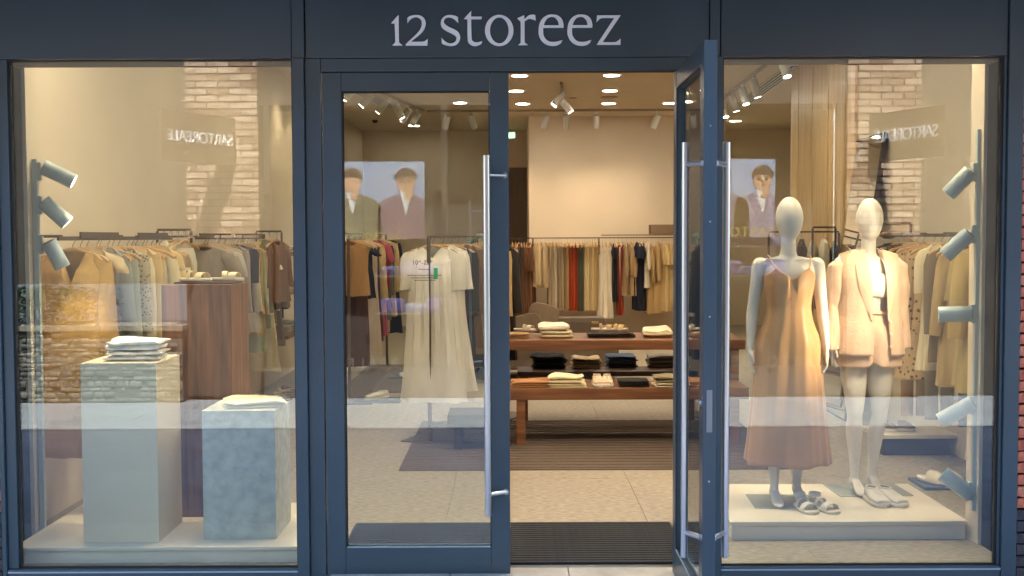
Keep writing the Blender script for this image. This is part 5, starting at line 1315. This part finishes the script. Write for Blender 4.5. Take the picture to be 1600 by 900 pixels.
for i, (pa, pb, py_) in enumerate(((602, 652, 430), (602, 650, 488), (1128, 1168, 386), (1128, 1168, 431))):
    x0, z0 = M(pa, py_, OY-.3); x1, _ = M(pb, py_, OY-.3)
    s_ = thing('display_shelf', 'white display shelf across the street, '+['upper one left of the door', 'lower one left of the door', 'upper one right of the door', 'lower one right of the door'][i], 'shelf', (x0, OY-.3, z0))
    MB().box(-.1, x1-x0+.1, -.15, .15, -.012, .0).build('shelf_board', PALE, s_)
    for j in range(3): tag(MB().bbox(-.13, .13, -.1, .1, 0, .10+.06*((i+j) % 2), .03).build('display_bag', mat('violet_cloth' if (i+j) % 2 else 'blue_cloth', '#4a4270' if (i+j) % 2 else '#3c4c75', rough=.7), None, (x0+.08+j*.25, OY-.3, z0)), ['blue', 'violet'][(i+j) % 2]+' display bag, '+ORD[j]+' on the '+['upper left', 'lower left', 'upper right', 'lower right'][i]+' shelf across the street', 'bag')
ohx, ohz = M(735, 312)
oh = thing('door_pull', 'thin steel door pull on the shop door across the street', 'handle', (ohx, OY+.02, 0))
MB().tube([(0, .06, M(735, 575)[1]), (0, .06, ohz)], .014, 10).build('bar', STEEL, oh)
q = MB()
for zz in (M(735, 572)[1]+.05, ohz-.12): q.tube([(0, .06, zz), (.12, -.02, zz)], .009, 8)
q.build('standoff', STEEL, oh)
# planter with shrub
gx0, _ = M(-60, 500); gx1, _ = M(292, 500)
ptz = M(100, 507, OY+.25)[1]
pl = thing('stone_planter', 'rough stone planter with green shrubs across the street', 'planter', ((gx0+gx1)/2, OY+.0, 0))
SM = [mat('rubble_a', '#5f5d56', rough=.9, var=.3, vscale=14, bump=.9, bscale=18), mat('rubble_b', '#77736a', rough=.9, var=.3, vscale=14, bump=.9, bscale=18)]
hw = (gx1-gx0)/2; MB().box(-hw, hw, -.45, .225, PZ, ptz-.06).build('core', mat('rubble_core', '#55534d', rough=.9), pl)
mbs = [MB(), MB()]; q = random.Random(3); z = PZ
while z < ptz-.12:
    x = -hw; hh = q.uniform(.04, .075)
    while x < hw:
        l_ = q.uniform(.05, .16); mbs[q.randrange(2)].bbox(x+.006, min(hw, x+l_)-.004, .15, .22+q.uniform(0, .04), z+.005, z+hh-.003, .018); x += l_
    z += hh
for mb, m in zip(mbs, SM): mb.build('stonework', m, pl, kind='stuff')
MB().box(-hw-.02, hw+.02, -.46, .27, ptz-.055, ptz).build('coping', mat('coping', '#7d7667', rough=.8), pl)
q = random.Random(5); fo = MB()
for i in range(2600):
    x = q.uniform(-hw, hw*.1 if q.random() < .8 else hw*.4); y = q.uniform(-.35, .25); z = ptz+q.random()**.8*.42*(1-.6*abs(y))
    a, b = q.random()*6.3, q.uniform(-.8, .8); L_ = q.uniform(.03, .06); R_ = Matrix.Rotation(a, 3, 'Z') @ Matrix.Rotation(b, 3, 'X')
    fo.add([tuple(Vector((x, y, z))+R_ @ Vector(v)) for v in ((0, 0, 0), (L_*.4, L_*.5, .01), (0, L_, 0), (-L_*.4, L_*.5, .01))], [(0, 1, 2, 3)])
tag(fo.build('shrub_foliage', LEAFM, None, ((gx0+gx1)/2, OY, 0)), 'low green shrub foliage in the stone planter across the street', 'shrub'); bpy.data.objects['shrub_foliage']['kind'] = 'stuff'
